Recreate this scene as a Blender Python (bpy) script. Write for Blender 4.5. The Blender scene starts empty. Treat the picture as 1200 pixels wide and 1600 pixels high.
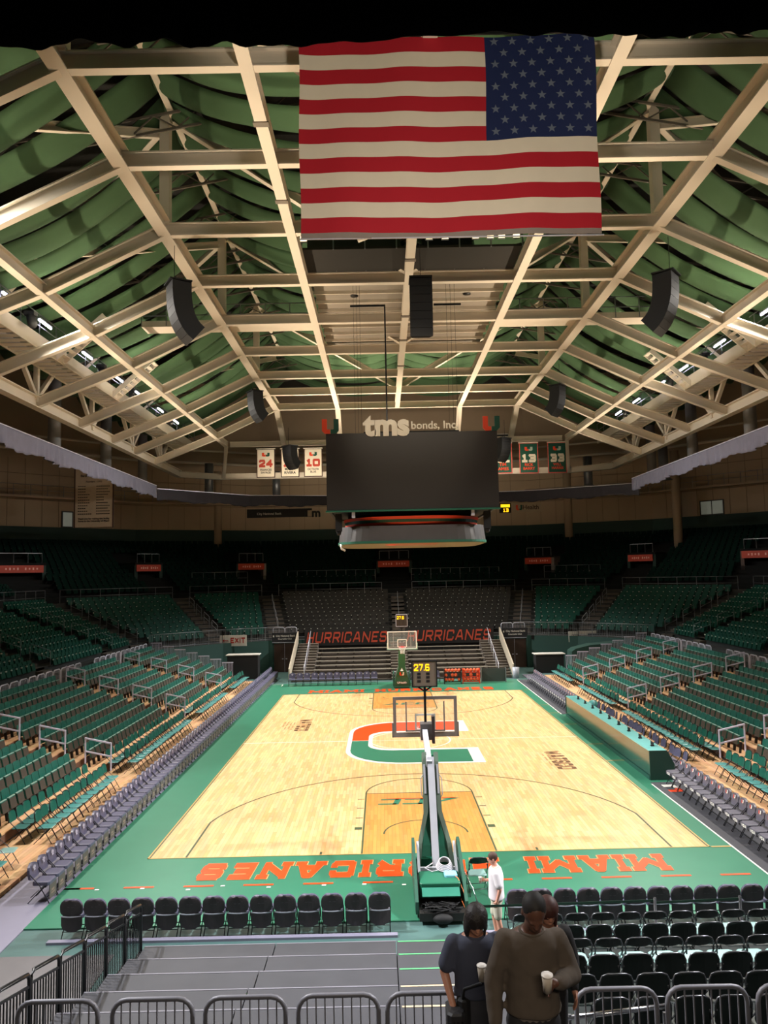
import bpy, math, random
from mathutils import Vector, Matrix
import numpy as np
random.seed(7)
S = bpy.context.scene
COL = S.collection
PI = math.pi

# ------------------------------------------------------------------ camera
cd = bpy.data.cameras.new('camera'); cam = bpy.data.objects.new('camera', cd); COL.objects.link(cam)
cam.location = (-1.1209, -35.8687, 7.5210)
cam.rotation_euler = (1.65319468, 0.0204702099, -0.00217844232)
cd.sensor_fit = 'HORIZONTAL'; cd.sensor_width = 36.0; cd.lens = 36.0*1201.06/1200.0
cd.clip_start = 0.05; cd.clip_end = 300
S.camera = cam
# ------------------------------------------------------------------ view, world
S.view_settings.view_transform = 'Standard'; S.view_settings.look = 'None'
S.view_settings.gamma = 1.0; S.view_settings.exposure = 0.0
try: S.view_settings.use_curve_mapping = False
except Exception: pass
W = bpy.data.worlds.new('world'); S.world = W; W.use_nodes = True
W.node_tree.nodes['Background'].inputs[0].default_value = (0.9, 0.85, 0.75, 1)
W.node_tree.nodes['Background'].inputs[1].default_value = 0.035
# ------------------------------------------------------------------ lamps
def lamp(name, kind, loc, target, power, color, size=1.0, sizey=None, spread=None, spot=None, blend=.5):
    d = bpy.data.lights.new(name, kind); o = bpy.data.objects.new(name, d); COL.objects.link(o)
    o.location = loc; d.energy = power; d.color = color
    v = Vector(target)-Vector(loc); o.rotation_euler = v.to_track_quat('-Z', 'Y').to_euler()
    if kind == 'AREA':
        d.shape = 'RECTANGLE'; d.size = size; d.size_y = sizey or size
        if spread: d.spread = math.radians(spread)
    elif kind == 'SPOT':
        d.spot_size = math.radians(spot or 60); d.spot_blend = blend; d.shadow_soft_size = size
    return o
K_ARENA = .465
for sx in (-1, 1):
    for yy in (-12, 0, 12, 24):     # arena floods on the two side catwalks, aimed over the court
        lamp('arena_flood', 'AREA', (0.4+sx*17.2, yy, 20.3), (-sx*3.5, yy*.72-1.0, 0), 3300*K_ARENA, (1.0, .93, .84), 2.2, .5, 105)
        lamp('stand_flood', 'AREA', (0.4-sx*17.0, yy, 20.0), (sx*17, yy*.75+1, 2.4), 900, (.90, .95, 1.0), 1.5, .5, 50)
    lamp('stand_flood', 'AREA', (0.4+sx*16.5, -21, 20.0), (-sx*2, -22.5, 0), 1500, (.94, .95, 1.0), 1.5, .5, 60)
for sx in (-1, 1):
    for yy in (-21, -13.3, -8.2, -3, 2.6, 8.4, 14.2, 19.5, 24.6):          # unseen warm fills added for court bounce on the roof, along the lower stands' back
        for xt, pw in ((14.5, 95), (5.5, 150)):
            lamp('added_roof_fill', 'AREA', (0.4+sx*17.2, yy, 3.9), (.4+sx*xt, yy, 21.4), pw, (1.0, .81, .60), 1.0, .3, 30)
lamp('added_roof_fill', 'AREA', (.3, 0, 14.3), (.3, .5, 24.5), 80, (1.0, .82, .60), 5.0, 4.0, 140)  # unseen fill added above the scoreboard to brighten the roof beams
for xx in (-5, 5):
    lamp('added_roof_fill', 'AREA', (xx, 25.9, 3.6), (xx*.8, 24, 24.5), 600, (1.0, .81, .60), 3.0, .5, 60)  # unseen fills added at the far end for the roof
lamp('added_near_fill', 'AREA', (-.5, -37.5, 9.2), (0, -29, 3.5), 120, (1.0, .86, .70), 3.0, .6, 120)  # unseen fill added behind the camera to lift the people and foreground
lamp('added_flag_fill', 'SPOT', (.7, -25.3, 13.8), (.8, -17, 18.2), 1900, (1.0, .88, .74), .4, spot=68, blend=.4)  # unseen spot added to brighten the flag's near face
lamp('added_banner_fill', 'AREA', (.3, 33.0, 15.6), (.3, 37.5, 19.5), 650, (1.0, .86, .68), 26.0, .5, 120)  # unseen wide fill added to brighten the banners and far roof edge
lamp('added_sign_fill', 'SPOT', (.4, -13, 20.0), (0.3, -3.3, 13.9), 2200, (1.0, .86, .66), .3, spot=32, blend=.6)  # unseen spot added to brighten the scoreboard's top letters

# ------------------------------------------------------------------ colour + materials
def srgb(h):
    h = h.lstrip('#'); c = [int(h[i:i+2], 16)/255 for i in (0, 2, 4)]
    return tuple((x/12.92 if x <= .04045 else ((x+.055)/1.055)**2.4) for x in c)
MATS = {}
def mat(name, hexc, rough=.6, metal=0.0, var=.12, scale=3.0, emit=None, estr=0, alpha=None, coat=0, bump=0.0, spec=None):
    if name in MATS: return MATS[name]
    m = bpy.data.materials.new(name); m.use_nodes = True; nt = m.node_tree; b = nt.nodes['Principled BSDF']
    c = srgb(hexc)
    tc = nt.nodes.new('ShaderNodeTexCoord'); nz = nt.nodes.new('ShaderNodeTexNoise'); nz.inputs['Scale'].default_value = scale
    nz.inputs['Detail'].default_value = 4
    nt.links.new(tc.outputs['Object'], nz.inputs['Vector'])
    mx = nt.nodes.new('ShaderNodeMix'); mx.data_type = 'RGBA'
    mx.inputs[6].default_value = tuple(x*(1-var) for x in c)+(1,); mx.inputs[7].default_value = tuple(min(1, x*(1+var)) for x in c)+(1,)
    nt.links.new(nz.outputs['Fac'], mx.inputs[0]); nt.links.new(mx.outputs[2], b.inputs['Base Color'])
    b.inputs['Roughness'].default_value = rough; b.inputs['Metallic'].default_value = metal
    if spec is not None: b.inputs['Specular IOR Level'].default_value = spec
    if coat: b.inputs['Coat Weight'].default_value = coat; b.inputs['Coat Roughness'].default_value = .15
    if emit: b.inputs['Emission Color'].default_value = srgb(emit)+(1,); b.inputs['Emission Strength'].default_value = estr
    if alpha is not None: b.inputs['Alpha'].default_value = alpha
    if bump:
        bp = nt.nodes.new('ShaderNodeBump'); bp.inputs['Strength'].default_value = bump; bp.inputs['Distance'].default_value = .02
        nt.links.new(nz.outputs['Fac'], bp.inputs['Height']); nt.links.new(bp.outputs[0], b.inputs['Normal'])
    MATS[name] = m; return m
def wood_mat(name, c1, c2, cm, rough=.35):
    m = bpy.data.materials.new(name); m.use_nodes = True; nt = m.node_tree; b = nt.nodes['Principled BSDF']
    tc = nt.nodes.new('ShaderNodeTexCoord'); mp = nt.nodes.new('ShaderNodeMapping'); mp.inputs['Rotation'].default_value = (0, 0, PI/2)
    br = nt.nodes.new('ShaderNodeTexBrick'); br.inputs['Scale'].default_value = 1.0
    br.inputs['Brick Width'].default_value = .95; br.inputs['Row Height'].default_value = .11; br.inputs['Mortar Size'].default_value = .003
    br.inputs['Color1'].default_value = srgb(c1)+(1,); br.inputs['Color2'].default_value = srgb(c2)+(1,); br.inputs['Mortar'].default_value = srgb(cm)+(1,)
    br.inputs['Bias'].default_value = -.25
    nt.links.new(tc.outputs['Object'], mp.inputs[0]); nt.links.new(mp.outputs[0], br.inputs['Vector'])
    nz = nt.nodes.new('ShaderNodeTexNoise'); nz.inputs['Scale'].default_value = 1.2; nz.inputs['Detail'].default_value = 6
    mp2 = nt.nodes.new('ShaderNodeMapping'); mp2.inputs['Scale'].default_value = (6, 1, 1)
    nt.links.new(tc.outputs['Object'], mp2.inputs[0]); nt.links.new(mp2.outputs[0], nz.inputs['Vector'])
    mx = nt.nodes.new('ShaderNodeMix'); mx.data_type = 'RGBA'; mx.blend_type = 'MULTIPLY'; mx.inputs[0].default_value = .35
    nt.links.new(br.outputs['Color'], mx.inputs[6]); nt.links.new(nz.outputs['Color'], mx.inputs[7])
    hs = nt.nodes.new('ShaderNodeHueSaturation'); hs.inputs['Saturation'].default_value = 1.0; hs.inputs['Value'].default_value = 1.18
    nt.links.new(mx.outputs[2], hs.inputs['Color']); nt.links.new(hs.outputs[0], b.inputs['Base Color'])
    b.inputs['Roughness'].default_value = rough; b.inputs['Specular IOR Level'].default_value = .35
    MATS[name] = m; return m

COURT = wood_mat('court_maple', '#EAC18C', '#D9A46C', '#BC8E58', .40)
LANE = wood_mat('lane_stain', '#D69A54', '#C28644', '#A86C28', .38)
PLY = wood_mat('riser_plywood', '#DDB084', '#CC9A6C', '#A87C50', .6)
GREEN = mat('apron_green', '#377B60', .35, var=.10, scale=1.2)
ORANGE = mat('court_orange', '#F04A12', .4, var=.05)
WHITE = mat('court_white', '#F4F0E6', .45, var=.03)
TEAL = mat('event_floor', '#4C6A66', .5, var=.22, scale=.7)
GREYF = mat('grey_floor', '#8C889A', .55, var=.12, scale=1)
MAT_BLK = mat('sideline_mat', '#44444A', .8, var=.15)
CREAM = mat('steel_cream', '#DCD2C0', .5, var=.06, scale=.8)
DKLINE = mat('line_green', '#4A5A40', .4, var=.05)
SEATG = mat('seat_green', '#1C5A4C', .38, var=.12, scale=5)
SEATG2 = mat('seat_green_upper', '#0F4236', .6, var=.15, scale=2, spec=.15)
SEATD = mat('seat_underside', '#43382C', .7, var=.2)
SEATT = mat('folding_seat_teal', '#4C8C88', .28, var=.08)
FOLDG = mat('folding_back_green', '#205A4A', .3, var=.1)
METB = mat('black_metal', '#1C1D1F', .4, .3, var=.1)
METG = mat('grey_metal', '#8A8C90', .35, .6, var=.1)
METL = mat('light_metal', '#C9C8D4', .35, .3, var=.06)
CHROME = mat('chrome', '#C8CACE', .2, 1.0, var=.03)
PADV = mat('padded_vinyl', '#565469', .36, var=.12, scale=6)
PADV2 = mat('padded_vinyl_bench', '#5C5A66', .42, var=.12, scale=6)
PADB = mat('padded_back_dark', '#41393A', .6, var=.12, scale=6)
BLKP = mat('black_plastic', '#0B0B0C', .75, var=.1)
CONC = mat('dark_concrete', '#2C2C2A', .9, var=.15, scale=1.5)
CONCL = mat('aisle_concrete', '#544C44', .9, var=.15, scale=1.5)
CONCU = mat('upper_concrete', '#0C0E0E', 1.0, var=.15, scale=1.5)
WALLG = mat('wall_dark_green', '#12332C', .7, var=.1, scale=.5)
WALLG2 = mat('wall_mid_green', '#173C33', .7, var=.1, scale=.5)
BEIGE = mat('wall_beige', '#B09A80', .85, var=.08, scale=.4)
FABG = mat('roof_fabric_green', '#3A5838', .9, var=.16, scale=.6)
DECK = mat('roof_deck', '#2A2A26', .95, var=.2)
VAL = mat('valance_grey', '#6E6C7A', .9, var=.15, scale=2)
VALB = mat('valance_black', '#0E0E0F', .95, var=.3, scale=2)
STAGE = mat('stage_deck', '#3E3E42', .55, var=.18, scale=2)
REDF = mat('flag_red', '#B01024', .8, var=.05)
WHIF = mat('flag_white', '#E2D6C0', .8, var=.04)
BLUF = mat('flag_blue', '#10204E', .8, var=.06)
STARF = mat('flag_star', '#616A7A', .8, var=.04)
SCRN = mat('led_screen_off', '#2C2824', .45, var=.05)
ORA2 = mat('banner_orange', '#E2431E', .6, var=.05)
GRN2 = mat('banner_green', '#0E4A38', .6, var=.05)
PAPW = mat('sign_white', '#DAD4CA', .6, var=.03)
TXTR = mat('banner_lettering_red', '#B8402C', .6, var=.05)
BLKW = mat('banner_black', '#161414', .7, var=.1)
LEDY = mat('led_amber', '#FFC000', .5, emit='#FFC21A', estr=1.6)
LEDW = mat('tube_light', '#FFFFFF', .5, emit='#E8E4FF', estr=14.0)
LEDWARM = mat('lamp_warm', '#FFF0D0', .5, emit='#FFE6B4', estr=3.0)
LEDB = mat('led_blue', '#3040FF', .5, emit='#2838FF', estr=4.0)
SIGNR = mat('sign_red', '#A83A24', .6, emit='#C2321C', estr=.04)
BALL = mat('basketball_orange', '#E0592C', .55, var=.1)
DKGP = mat('pad_green', '#1F6B50', .5, var=.06)
DKGR = mat('pad_olive', '#4A5A4C', .6, var=.06)
BRN = mat('door_brown', '#4A342A', .6, var=.1)
CNV = mat('screen_beige', '#8E867A', .8, var=.08, scale=1)
GLASS = mat('backboard_glass', '#E8F2F0', .05, var=0, alpha=.10)
NET = mat('net_white', '#F0F0F0', .8, var=.02)
RIM = mat('rim_red', '#D83A2A', .4, var=.03)

# ------------------------------------------------------------------ mesh builder
class MB:
    def __init__(s): s.v = []; s.f = []; s.m = []; s.mi = 0; s.sm = []; s.smooth = False; s.X = None
    def add(s, vs, fs):
        b = len(s.v)
        if s.X is not None: vs = [tuple(s.X @ Vector(p)) for p in vs]
        s.v += [tuple(p) for p in vs]; s.f += [tuple(b+i for i in f) for f in fs]
        s.m += [s.mi]*len(fs); s.sm += [s.smooth]*len(fs); return s
    def box(s, x0, y0, z0, x1, y1, z1):
        vs = [(x, y, z) for z in (z0, z1) for y in (y0, y1) for x in (x0, x1)]
        return s.add(vs, [(0, 2, 3, 1), (4, 5, 7, 6), (0, 1, 5, 4), (2, 6, 7, 3), (0, 4, 6, 2), (1, 3, 7, 5)])
    def obox(s, c, ax, ay, az):       # oriented box: centre + three half axes
        c = Vector(c); ax = Vector(ax); ay = Vector(ay); az = Vector(az)
        vs = [c+ax*i+ay*j+az*k for k in (-1, 1) for j in (-1, 1) for i in (-1, 1)]
        return s.add(vs, [(0, 2, 3, 1), (4, 5, 7, 6), (0, 1, 5, 4), (2, 6, 7, 3), (0, 4, 6, 2), (1, 3, 7, 5)])
    def bar(s, p, q, w, h, up=(0, 0, 1)):
        p = Vector(p); q = Vector(q); d = (q-p); L = d.length; d.normalize(); up = Vector(up)
        if abs(d.dot(up)) > .98: up = Vector((0, 1, 0))
        r = d.cross(up).normalized(); u = r.cross(d).normalized()
        return s.obox((p+q)/2, d*L/2, r*w/2, u*h/2)
    def ibeam(s, p, q, w=.3, h=.5, t=.05, up=(0, 0, 1)):
        p = Vector(p); q = Vector(q); d = (q-p).normalized(); up = Vector(up); r = d.cross(up).normalized(); u = r.cross(d).normalized()
        s.bar(p, q, t, h, up); s.bar(p+u*(h/2), q+u*(h/2), w, t, up); s.bar(p-u*(h/2), q-u*(h/2), w, t, up); return s
    def tube(s, pts, r, n=8, closed=False, caps=True):
        pts = [Vector(p) for p in pts]; N = len(pts); rs = r if isinstance(r, (list, tuple)) else [r]*N
        vs = []; fs = []; prev = None
        for i, p in enumerate(pts):
            if closed: d = pts[(i+1) % N]-pts[i-1]
            else: d = pts[min(i+1, N-1)]-pts[max(i-1, 0)]
            d.normalize()
            if prev is None:
                a = Vector((0, 0, 1)) if abs(d.z) < .9 else Vector((1, 0, 0)); u = d.cross(a).normalized()
            else:
                u = prev-d*prev.dot(d)
                u = u.normalized() if u.length > 1e-6 else d.orthogonal().normalized()
            prev = u; w = d.cross(u)
            for k in range(n):
                a = 2*PI*k/n; vs.append(p+(u*math.cos(a)+w*math.sin(a))*rs[i])
        for i in range(N if closed else N-1):
            j = (i+1) % N
            for k in range(n): fs.append((i*n+k, i*n+(k+1) % n, j*n+(k+1) % n, j*n+k))
        if caps and not closed: fs.append(tuple(range(n-1, -1, -1))); fs.append(tuple((N-1)*n+k for k in range(n)))
        o = s.smooth; s.smooth = True; s.add(vs, fs); s.smooth = o; return s
    def rings(s, rings, caps=True, closed=False):   # list of equal-length loops
        n = len(rings[0]); vs = [p for r in rings for p in r]; fs = []
        for i in range(len(rings)-1+(1 if closed else 0)):
            j = (i+1) % len(rings)
            for k in range(n): fs.append((i*n+k, i*n+(k+1) % n, j*n+(k+1) % n, j*n+k))
        if caps and not closed: fs.append(tuple(range(n-1, -1, -1))); fs.append(tuple((len(rings)-1)*n+k for k in range(n)))
        return s.add(vs, fs)
    def ell(s, c, rx, ry, rz, n=12, m=8, rot=None):
        o = s.smooth; s.smooth = True
        R = []
        for i in range(m+1):
            a = -PI/2+PI*i/m; cr = max(math.cos(a), .02)
            ring = [Vector((rx*cr*math.cos(2*PI*k/n), ry*cr*math.sin(2*PI*k/n), rz*math.sin(a))) for k in range(n)]
            if rot is not None: ring = [rot @ p for p in ring]
            R.append([p+Vector(c) for p in ring])
        s.rings(R); s.smooth = o; return s
    def cyl(s, p, q, r, n=16): return s.tube([p, q], r, n)
    def prism(s, poly, d):            # poly: list of 3D points, d: extrusion vector
        n = len(poly); poly = [Vector(p) for p in poly]; d = Vector(d)
        return s.add(poly+[p+d for p in poly], [tuple(range(n-1, -1, -1)), tuple(range(n, 2*n))]+[(i, (i+1) % n, n+(i+1) % n, n+i) for i in range(n)])
    def quad(s, a, b, c, d): return s.add([a, b, c, d], [(0, 1, 2, 3)])
    def grid(s, rows, smooth=True):
        n = len(rows[0]); vs = [p for r in rows for p in r]; fs = [(i*n+k, i*n+k+1, (i+1)*n+k+1, (i+1)*n+k) for i in range(len(rows)-1) for k in range(n-1)]
        o = s.smooth; s.smooth = smooth; s.add(vs, fs); s.smooth = o; return s
    def build(s, name, mats, parent=None, off=None, loc=None, bev=0):
        me = bpy.data.meshes.new(name)
        vs = s.v if off is None else [(a-off[0], b-off[1], c-off[2]) for a, b, c in s.v]
        me.from_pydata(vs, [], s.f)
        if not isinstance(mats, (list, tuple)): mats = [mats]
        for m in mats: me.materials.append(m)
        me.polygons.foreach_set('material_index', s.m); me.polygons.foreach_set('use_smooth', s.sm); me.update()
        o = bpy.data.objects.new(name, me); COL.objects.link(o)
        if parent: o.parent = parent
        if loc: o.location = loc
        if bev:
            b = o.modifiers.new('bevel', 'BEVEL'); b.width = bev; b.segments = 2; b.limit_method = 'ANGLE'
        return o
def tag(o, label=None, cat=None, group=None, kind=None):
    if label: o['label'] = label
    if cat: o['category'] = cat
    if group: o['group'] = group
    if kind: o['kind'] = kind
    return o
def root(name, loc, label, cat, group=None, rz=0):
    o = bpy.data.objects.new(name, None); COL.objects.link(o); o.location = loc; o.rotation_euler = (0, 0, rz)
    o.empty_display_size = .2
    return tag(o, label, cat, group)
def struct(mb, name, mats, parent=None):
    o = mb.build(name, mats, parent)
    if not parent: o['kind'] = 'structure'
    return o
def dup(r, loc, rz, label, group=None, scale=None):
    c = r.copy(); COL.objects.link(c); c.location = loc; c.rotation_euler = (0, 0, rz); c['label'] = label
    if group: c['group'] = group
    for ch in KIDS[r.name]:
        k = ch.copy(); COL.objects.link(k); k.parent = c
        for g in KIDS.get(ch.name, []):
            h = g.copy(); COL.objects.link(h); h.parent = k
    return c
KIDS = {}
def register(r):
    for o in COL.objects:
        if o.parent is not None: KIDS.setdefault(o.parent.name, [])
    def rec(x):
        KIDS[x.name] = [o for o in COL.objects if o.parent == x]
        for c in KIDS[x.name]: rec(c)
    rec(r); return r
_O = ['', 'first', 'second', 'third', 'fourth', 'fifth', 'sixth', 'seventh', 'eighth', 'ninth', 'tenth', 'eleventh', 'twelfth', 'thirteenth',
      'fourteenth', 'fifteenth', 'sixteenth', 'seventeenth', 'eighteenth', 'nineteenth']
_T = {2: 'twent', 3: 'thirt', 4: 'fort', 5: 'fift', 6: 'sixt', 7: 'sevent', 8: 'eight', 9: 'ninet'}
def nth(n):
    if n < 20: return _O[n]
    return _T[n//10]+'ieth' if n % 10 == 0 else _T[n//10]+'y-'+_O[n % 10]
class Placer:       # the used-first helper: moves the prototype for the first instance, then copies it
    def __init__(s, r): s.r = register(r); s.used = False
    def __call__(s, loc, rz, label, group=None):
        if not s.used:
            s.used = True; s.r.location = loc; s.r.rotation_euler = (0, 0, rz); s.r['label'] = label
            if group: s.r['group'] = group
            return s.r
        return dup(s.r, loc, rz, label, group)
# the camera's frame, used only to choose which repeats are in view (near ones get their own object)
CP = Vector(cam.location); CR = cam.rotation_euler.to_matrix()
def proj(p):
    q = CR.transposed() @ (Vector(p)-CP)
    if q.z > -.3: return None
    return (600+1201.06*q.x/-q.z, 800-1201.06*q.y/-q.z, -q.z)
def inview(p, m=15):
    q = proj(p); return q is not None and -m < q[0] < 1200+m and -m < q[1] < 1600+m

# ------------------------------------------------------------------ lettering
G = {'M': (1.25, [[(0, 0), (0, 1), (.5, .3), (1, 1), (1, 0)]]), 'I': (.0, [[(.5, 0), (.5, 1)]]), 'H': (.85, [[(0, 0), (0, 1)], [(1, 0), (1, 1)], [(0, .5), (1, .5)]]),
     'A': (.95, [[(0, 0), (.38, 1), (.62, 1), (1, 0)], [(.2, .33), (.8, .33)]]), 'U': (.85, [[(0, 1), (0, .15), (.15, 0), (.85, 0), (1, .15), (1, 1)]]),
     'R': (.85, [[(0, 0), (0, 1), (.85, 1), (1, .87), (1, .6), (.85, .47), (0, .47)], [(.5, .47), (1, 0)]]),
     'C': (.85, [[(1, .7), (1, .87), (.87, 1), (.13, 1), (0, .87), (0, .13), (.13, 0), (.87, 0), (1, .13), (1, .3)]]),
     'N': (.95, [[(0, 0), (0, 1), (1, 0), (1, 1)]]), 'E': (.75, [[(1, 1), (0, 1), (0, 0), (1, 0)], [(0, .5), (.8, .5)]]),
     'S': (.82, [[(1, .75), (1, .87), (.87, 1), (.13, 1), (0, .87), (0, .62), (.13, .5), (.87, .5), (1, .38), (1, .13), (.87, 0), (.13, 0), (0, .13), (0, .25)]]),
     'W': (1.3, [[(0, 1), (.25, 0), (.5, .8), (.75, 0), (1, 1)]]), 'T': (.8, [[(0, 1), (1, 1)], [(.5, 0), (.5, 1)]]),
     'O': (.85, [[(.13, 0), (0, .13), (0, .87), (.13, 1), (.87, 1), (1, .87), (1, .13), (.87, 0), (.13, 0)]]), 'X': (.85, [[(0, 0), (1, 1)], [(0, 1), (1, 0)]]),
     '1': (.5, [[(.0, .8), (.5, 1), (.5, 0)], [(0, 0), (1, 0)]]), '2': (.8, [[(0, .75), (0, .87), (.13, 1), (.87, 1), (1, .87), (1, .6), (0, .1), (0, 0), (1, 0)]]),
     '3': (.8, [[(0, .87), (.13, 1), (.87, 1), (1, .87), (1, .6), (.87, .5), (.35, .5)], [(.87, .5), (1, .4), (1, .13), (.87, 0), (.13, 0), (0, .13)]]),
     '4': (.85, [[(.75, 0), (.75, 1), (0, .3), (1, .3)]]), '6': (.8, [[(1, .9), (.87, 1), (.13, 1), (0, .87), (0, .13), (.13, 0), (.87, 0), (1, .13), (1, .42), (.87, .52), (0, .52)]]),
     '7': (.8, [[(0, 1), (1, 1), (.35, 0)]]), '.': (.0, [[(.5, 0), (.5, .06)]]), 'D': (.85, [[(0, 0), (0, 1), (.8, 1), (1, .8), (1, .2), (.8, 0), (0, 0)]]),
     'V': (.9, [[(0, 1), (.5, 0), (1, 1)]]), '0': (.8, [[(.13, 0), (0, .13), (0, .87), (.13, 1), (.87, 1), (1, .87), (1, .13), (.87, 0), (.13, 0)]])}
def lettering(mb, text, W_, H, origin, ux, uy, t=.2, shear=0, serif=0, gap=.32, depth=0.0):
    """thick-stroke letters filling width W_ x height H from origin along ux, uy"""
    ux = Vector(ux); uy = Vector(uy); nn = ux.cross(uy); o = Vector(origin)
    ws = [(.45 if c == ' ' else G[c][0]) for c in text]
    tw = sum(ws)+(gap+t)*(len(text)-1)+t; sc = W_/(tw+shear)      # width in units of H
    x = t/2; kq = 0
    for c, w in zip(text, ws):
        if c != ' ':
            for ln in G[c][1]:
                P = [(x+(px if w > 0 else 0)*w, t/2+py*(1-t)) for px, py in ln]
                for (a, b) in zip(P[:-1], P[1:]):
                    dx, dy = b[0]-a[0], b[1]-a[1]; L = math.hypot(dx, dy) or 1; dx /= L; dy /= L
                    e = t/2*(1 if (abs(dx) < .01 or abs(dy) < .01) and L > .3 else .35); nx, ny = -dy*t/2, dx*t/2
                    a2 = (a[0]-dx*e, a[1]-dy*e); b2 = (b[0]+dx*e, b[1]+dy*e)
                    q = [(a2[0]+nx, a2[1]+ny), (a2[0]-nx, a2[1]-ny), (b2[0]-nx, b2[1]-ny), (b2[0]+nx, b2[1]+ny)]
                    q = [(p[0], min(1, max(0, p[1]))) for p in q]
                    kq += 1; pts = [o+nn*(.0004*(kq % 7))+ux*((p[0]+shear*p[1])*sc)+uy*(p[1]*H) for p in q]
                    if depth: mb.prism(pts, nn*depth)
                    else: mb.add(pts, [(0, 1, 2, 3)])
            if serif:
                ends = {'M': [0, 1], 'I': [.5], 'A': [0, 1], 'H': [0, 1], 'R': [0], 'N': [0, 1], 'U': [0, 1]}.get(c, [])
                for e0 in ends:
                    for top in (0, 1):
                        if c == 'A' and top: continue
                        if c == 'U' and not top: continue
                        if c == 'N' and (e0 == 1) != (top == 1): continue
                        cx = x+e0*w; y0 = 1-t*.8 if top else 0
                        q = [(cx-t*.5-serif, y0), (cx+t*.5+serif, y0), (cx+t*.5+serif, y0+t*.8), (cx-t*.5-serif, y0+t*.8)]
                        kq += 1; pts = [o+nn*(.0004*(kq % 7)+.0002)+ux*((p[0]+shear*p[1])*sc)+uy*(p[1]*H) for p in q]; mb.add(pts, [(0, 1, 2, 3)])
        x += w+gap+t
    return mb
DG = None
def text_obj(name, body, size, loc, ux, uy, m, parent=None, bold=.0, extrude=0.0, align='CENTER', fitw=None, off=None, spacing=1.0):
    cu = bpy.data.curves.new(name, 'FONT'); cu.body = body; cu.size = size; cu.offset = bold; cu.extrude = extrude; cu.align_x = align; cu.align_y = 'CENTER'
    cu.resolution_u = 3; cu.space_line = spacing
    to = bpy.data.objects.new(name+'_tmp', cu); COL.objects.link(to)
    dg = bpy.context.evaluated_depsgraph_get(); me = bpy.data.meshes.new_from_object(to.evaluated_get(dg))
    bpy.data.objects.remove(to)
    ux = Vector(ux).normalized(); uy = Vector(uy).normalized(); n = ux.cross(uy)
    s = 1.0
    if fitw and len(me.vertices):
        xs = [v.co.x for v in me.vertices]; s = fitw/(max(xs)-min(xs))
        if align == 'CENTER':
            cx = (max(xs)+min(xs))/2
            for v in me.vertices: v.co.x -= cx
    o3 = Vector(loc)-(Vector(off) if off is not None else Vector((0, 0, 0)))
    for v in me.vertices: c = v.co.copy(); v.co = o3+ux*c.x*s+uy*c.y*(s if fitw else 1)+n*c.z
    me.materials.clear(); me.materials.append(m)
    o = bpy.data.objects.new(name, me); COL.objects.link(o)
    if parent: o.parent = parent
    return o
def u_logo(mb, cx, cz, w, h, y, ux=(1, 0, 0), uz=(0, 0, 1), d=.02, oi=0, gi=1):
    """split U: left half material oi, right half gi"""
    ux = Vector(ux); uz = Vector(uz); n = ux.cross(uz); c = Vector((cx, y, cz)) if not isinstance(cx, Vector) else cx
    t = w*.3
    for sgn, mi in ((-1, oi), (1, gi)):
        mb.mi = mi
        P = [(.02*w, -h/2), (w*.34, -h/2), (w/2, -h*.3), (w/2, h/2), (w/2-t, h/2), (w/2-t, -h*.2), (w*.14, -h/2+t*.8), (.02*w, -h/2+t*.8)]
        pts = [c+ux*(sgn*p[0])+uz*p[1] for p in P]
        if sgn < 0: pts = pts[::-1]
        mb.prism(pts, n*-d)
    return mb
# =================================================================== FLOORS AND COURT
b = MB(); b.box(-45, -45, -.25, 45, 60, -.03); struct(b, 'floor', TEAL)
court = struct(MB().box(-9.1, -18.4, -.028, 9.1, 19.4, 0), 'court_floor', GREEN)
def flat(name, m, quads, z, parent=court):
    b = MB()
    for q in quads: b.add([(x, y, z) for x, y in q], [tuple(range(len(q)))])
    return b.build(name, m, parent)
def rect(x0, y0, x1, y1): return [(x0, y0), (x1, y0), (x1, y1), (x0, y1)]
def arcq(cx, cy, r0, r1, a0, a1, n=48):
    out = []
    for i in range(n):
        a = a0+(a1-a0)*i/n; c = a0+(a1-a0)*(i+1)/n
        out.append([(cx+r0*math.cos(a), cy+r0*math.sin(a)), (cx+r1*math.cos(a), cy+r1*math.sin(a)), (cx+r1*math.cos(c), cy+r1*math.sin(c)), (cx+r0*math.cos(c), cy+r0*math.sin(c))])
    return out
flat('playing_surface', COURT, [rect(-7.62, -14.325, 7.62, 14.325)], .002)
flat('painted_lane', LANE, [rect(-1.83, -14.325, 1.83, -8.53)], .004); flat('painted_lane', LANE, [rect(-1.83, 8.53, 1.83, 14.325)], .004)
Q = []; w = .05
for s in (-1, 1):
    Q += [rect(-1.83-w/2, min(s*14.3, s*8.53), -1.83+w/2, max(s*14.3, s*8.53)), rect(1.83-w/2, min(s*14.3, s*8.53), 1.83+w/2, max(s*14.3, s*8.53)), rect(-1.83, s*8.53-w/2, 1.83, s*8.53+w/2)]
    a0 = 0 if s < 0 else PI
    Q += arcq(0, s*8.53, 1.805, 1.855, a0, a0+PI); Q += arcq(0, s*12.75, 1.2, 1.25, a0, a0+PI, 28)
    al = math.acos(6.6/6.75); yy = 12.75-6.75*math.sin(al)
    Q += arcq(0, s*12.75, 6.72, 6.78, (al if s < 0 else PI+al), (PI-al if s < 0 else 2*PI-al), 64)
    for x in (-6.6, 6.6): Q.append(rect(x-.03, min(s*14.3, s*yy), x+.03, max(s*14.3, s*yy)))
    for x in (-1, 1):
        for k, ly in enumerate((12.2, 11.2, 10.2, 9.2)):
            h = .12 if k == 0 else .03
            Q.append(rect(min(x*1.88, x*2.1), s*ly-h, max(x*1.88, x*2.1), s*ly+h))
        Q.append(rect(x*2.95-.03, min(s*14.1, s*14.3), x*2.95+.03, max(s*14.1, s*14.3)))
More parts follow.
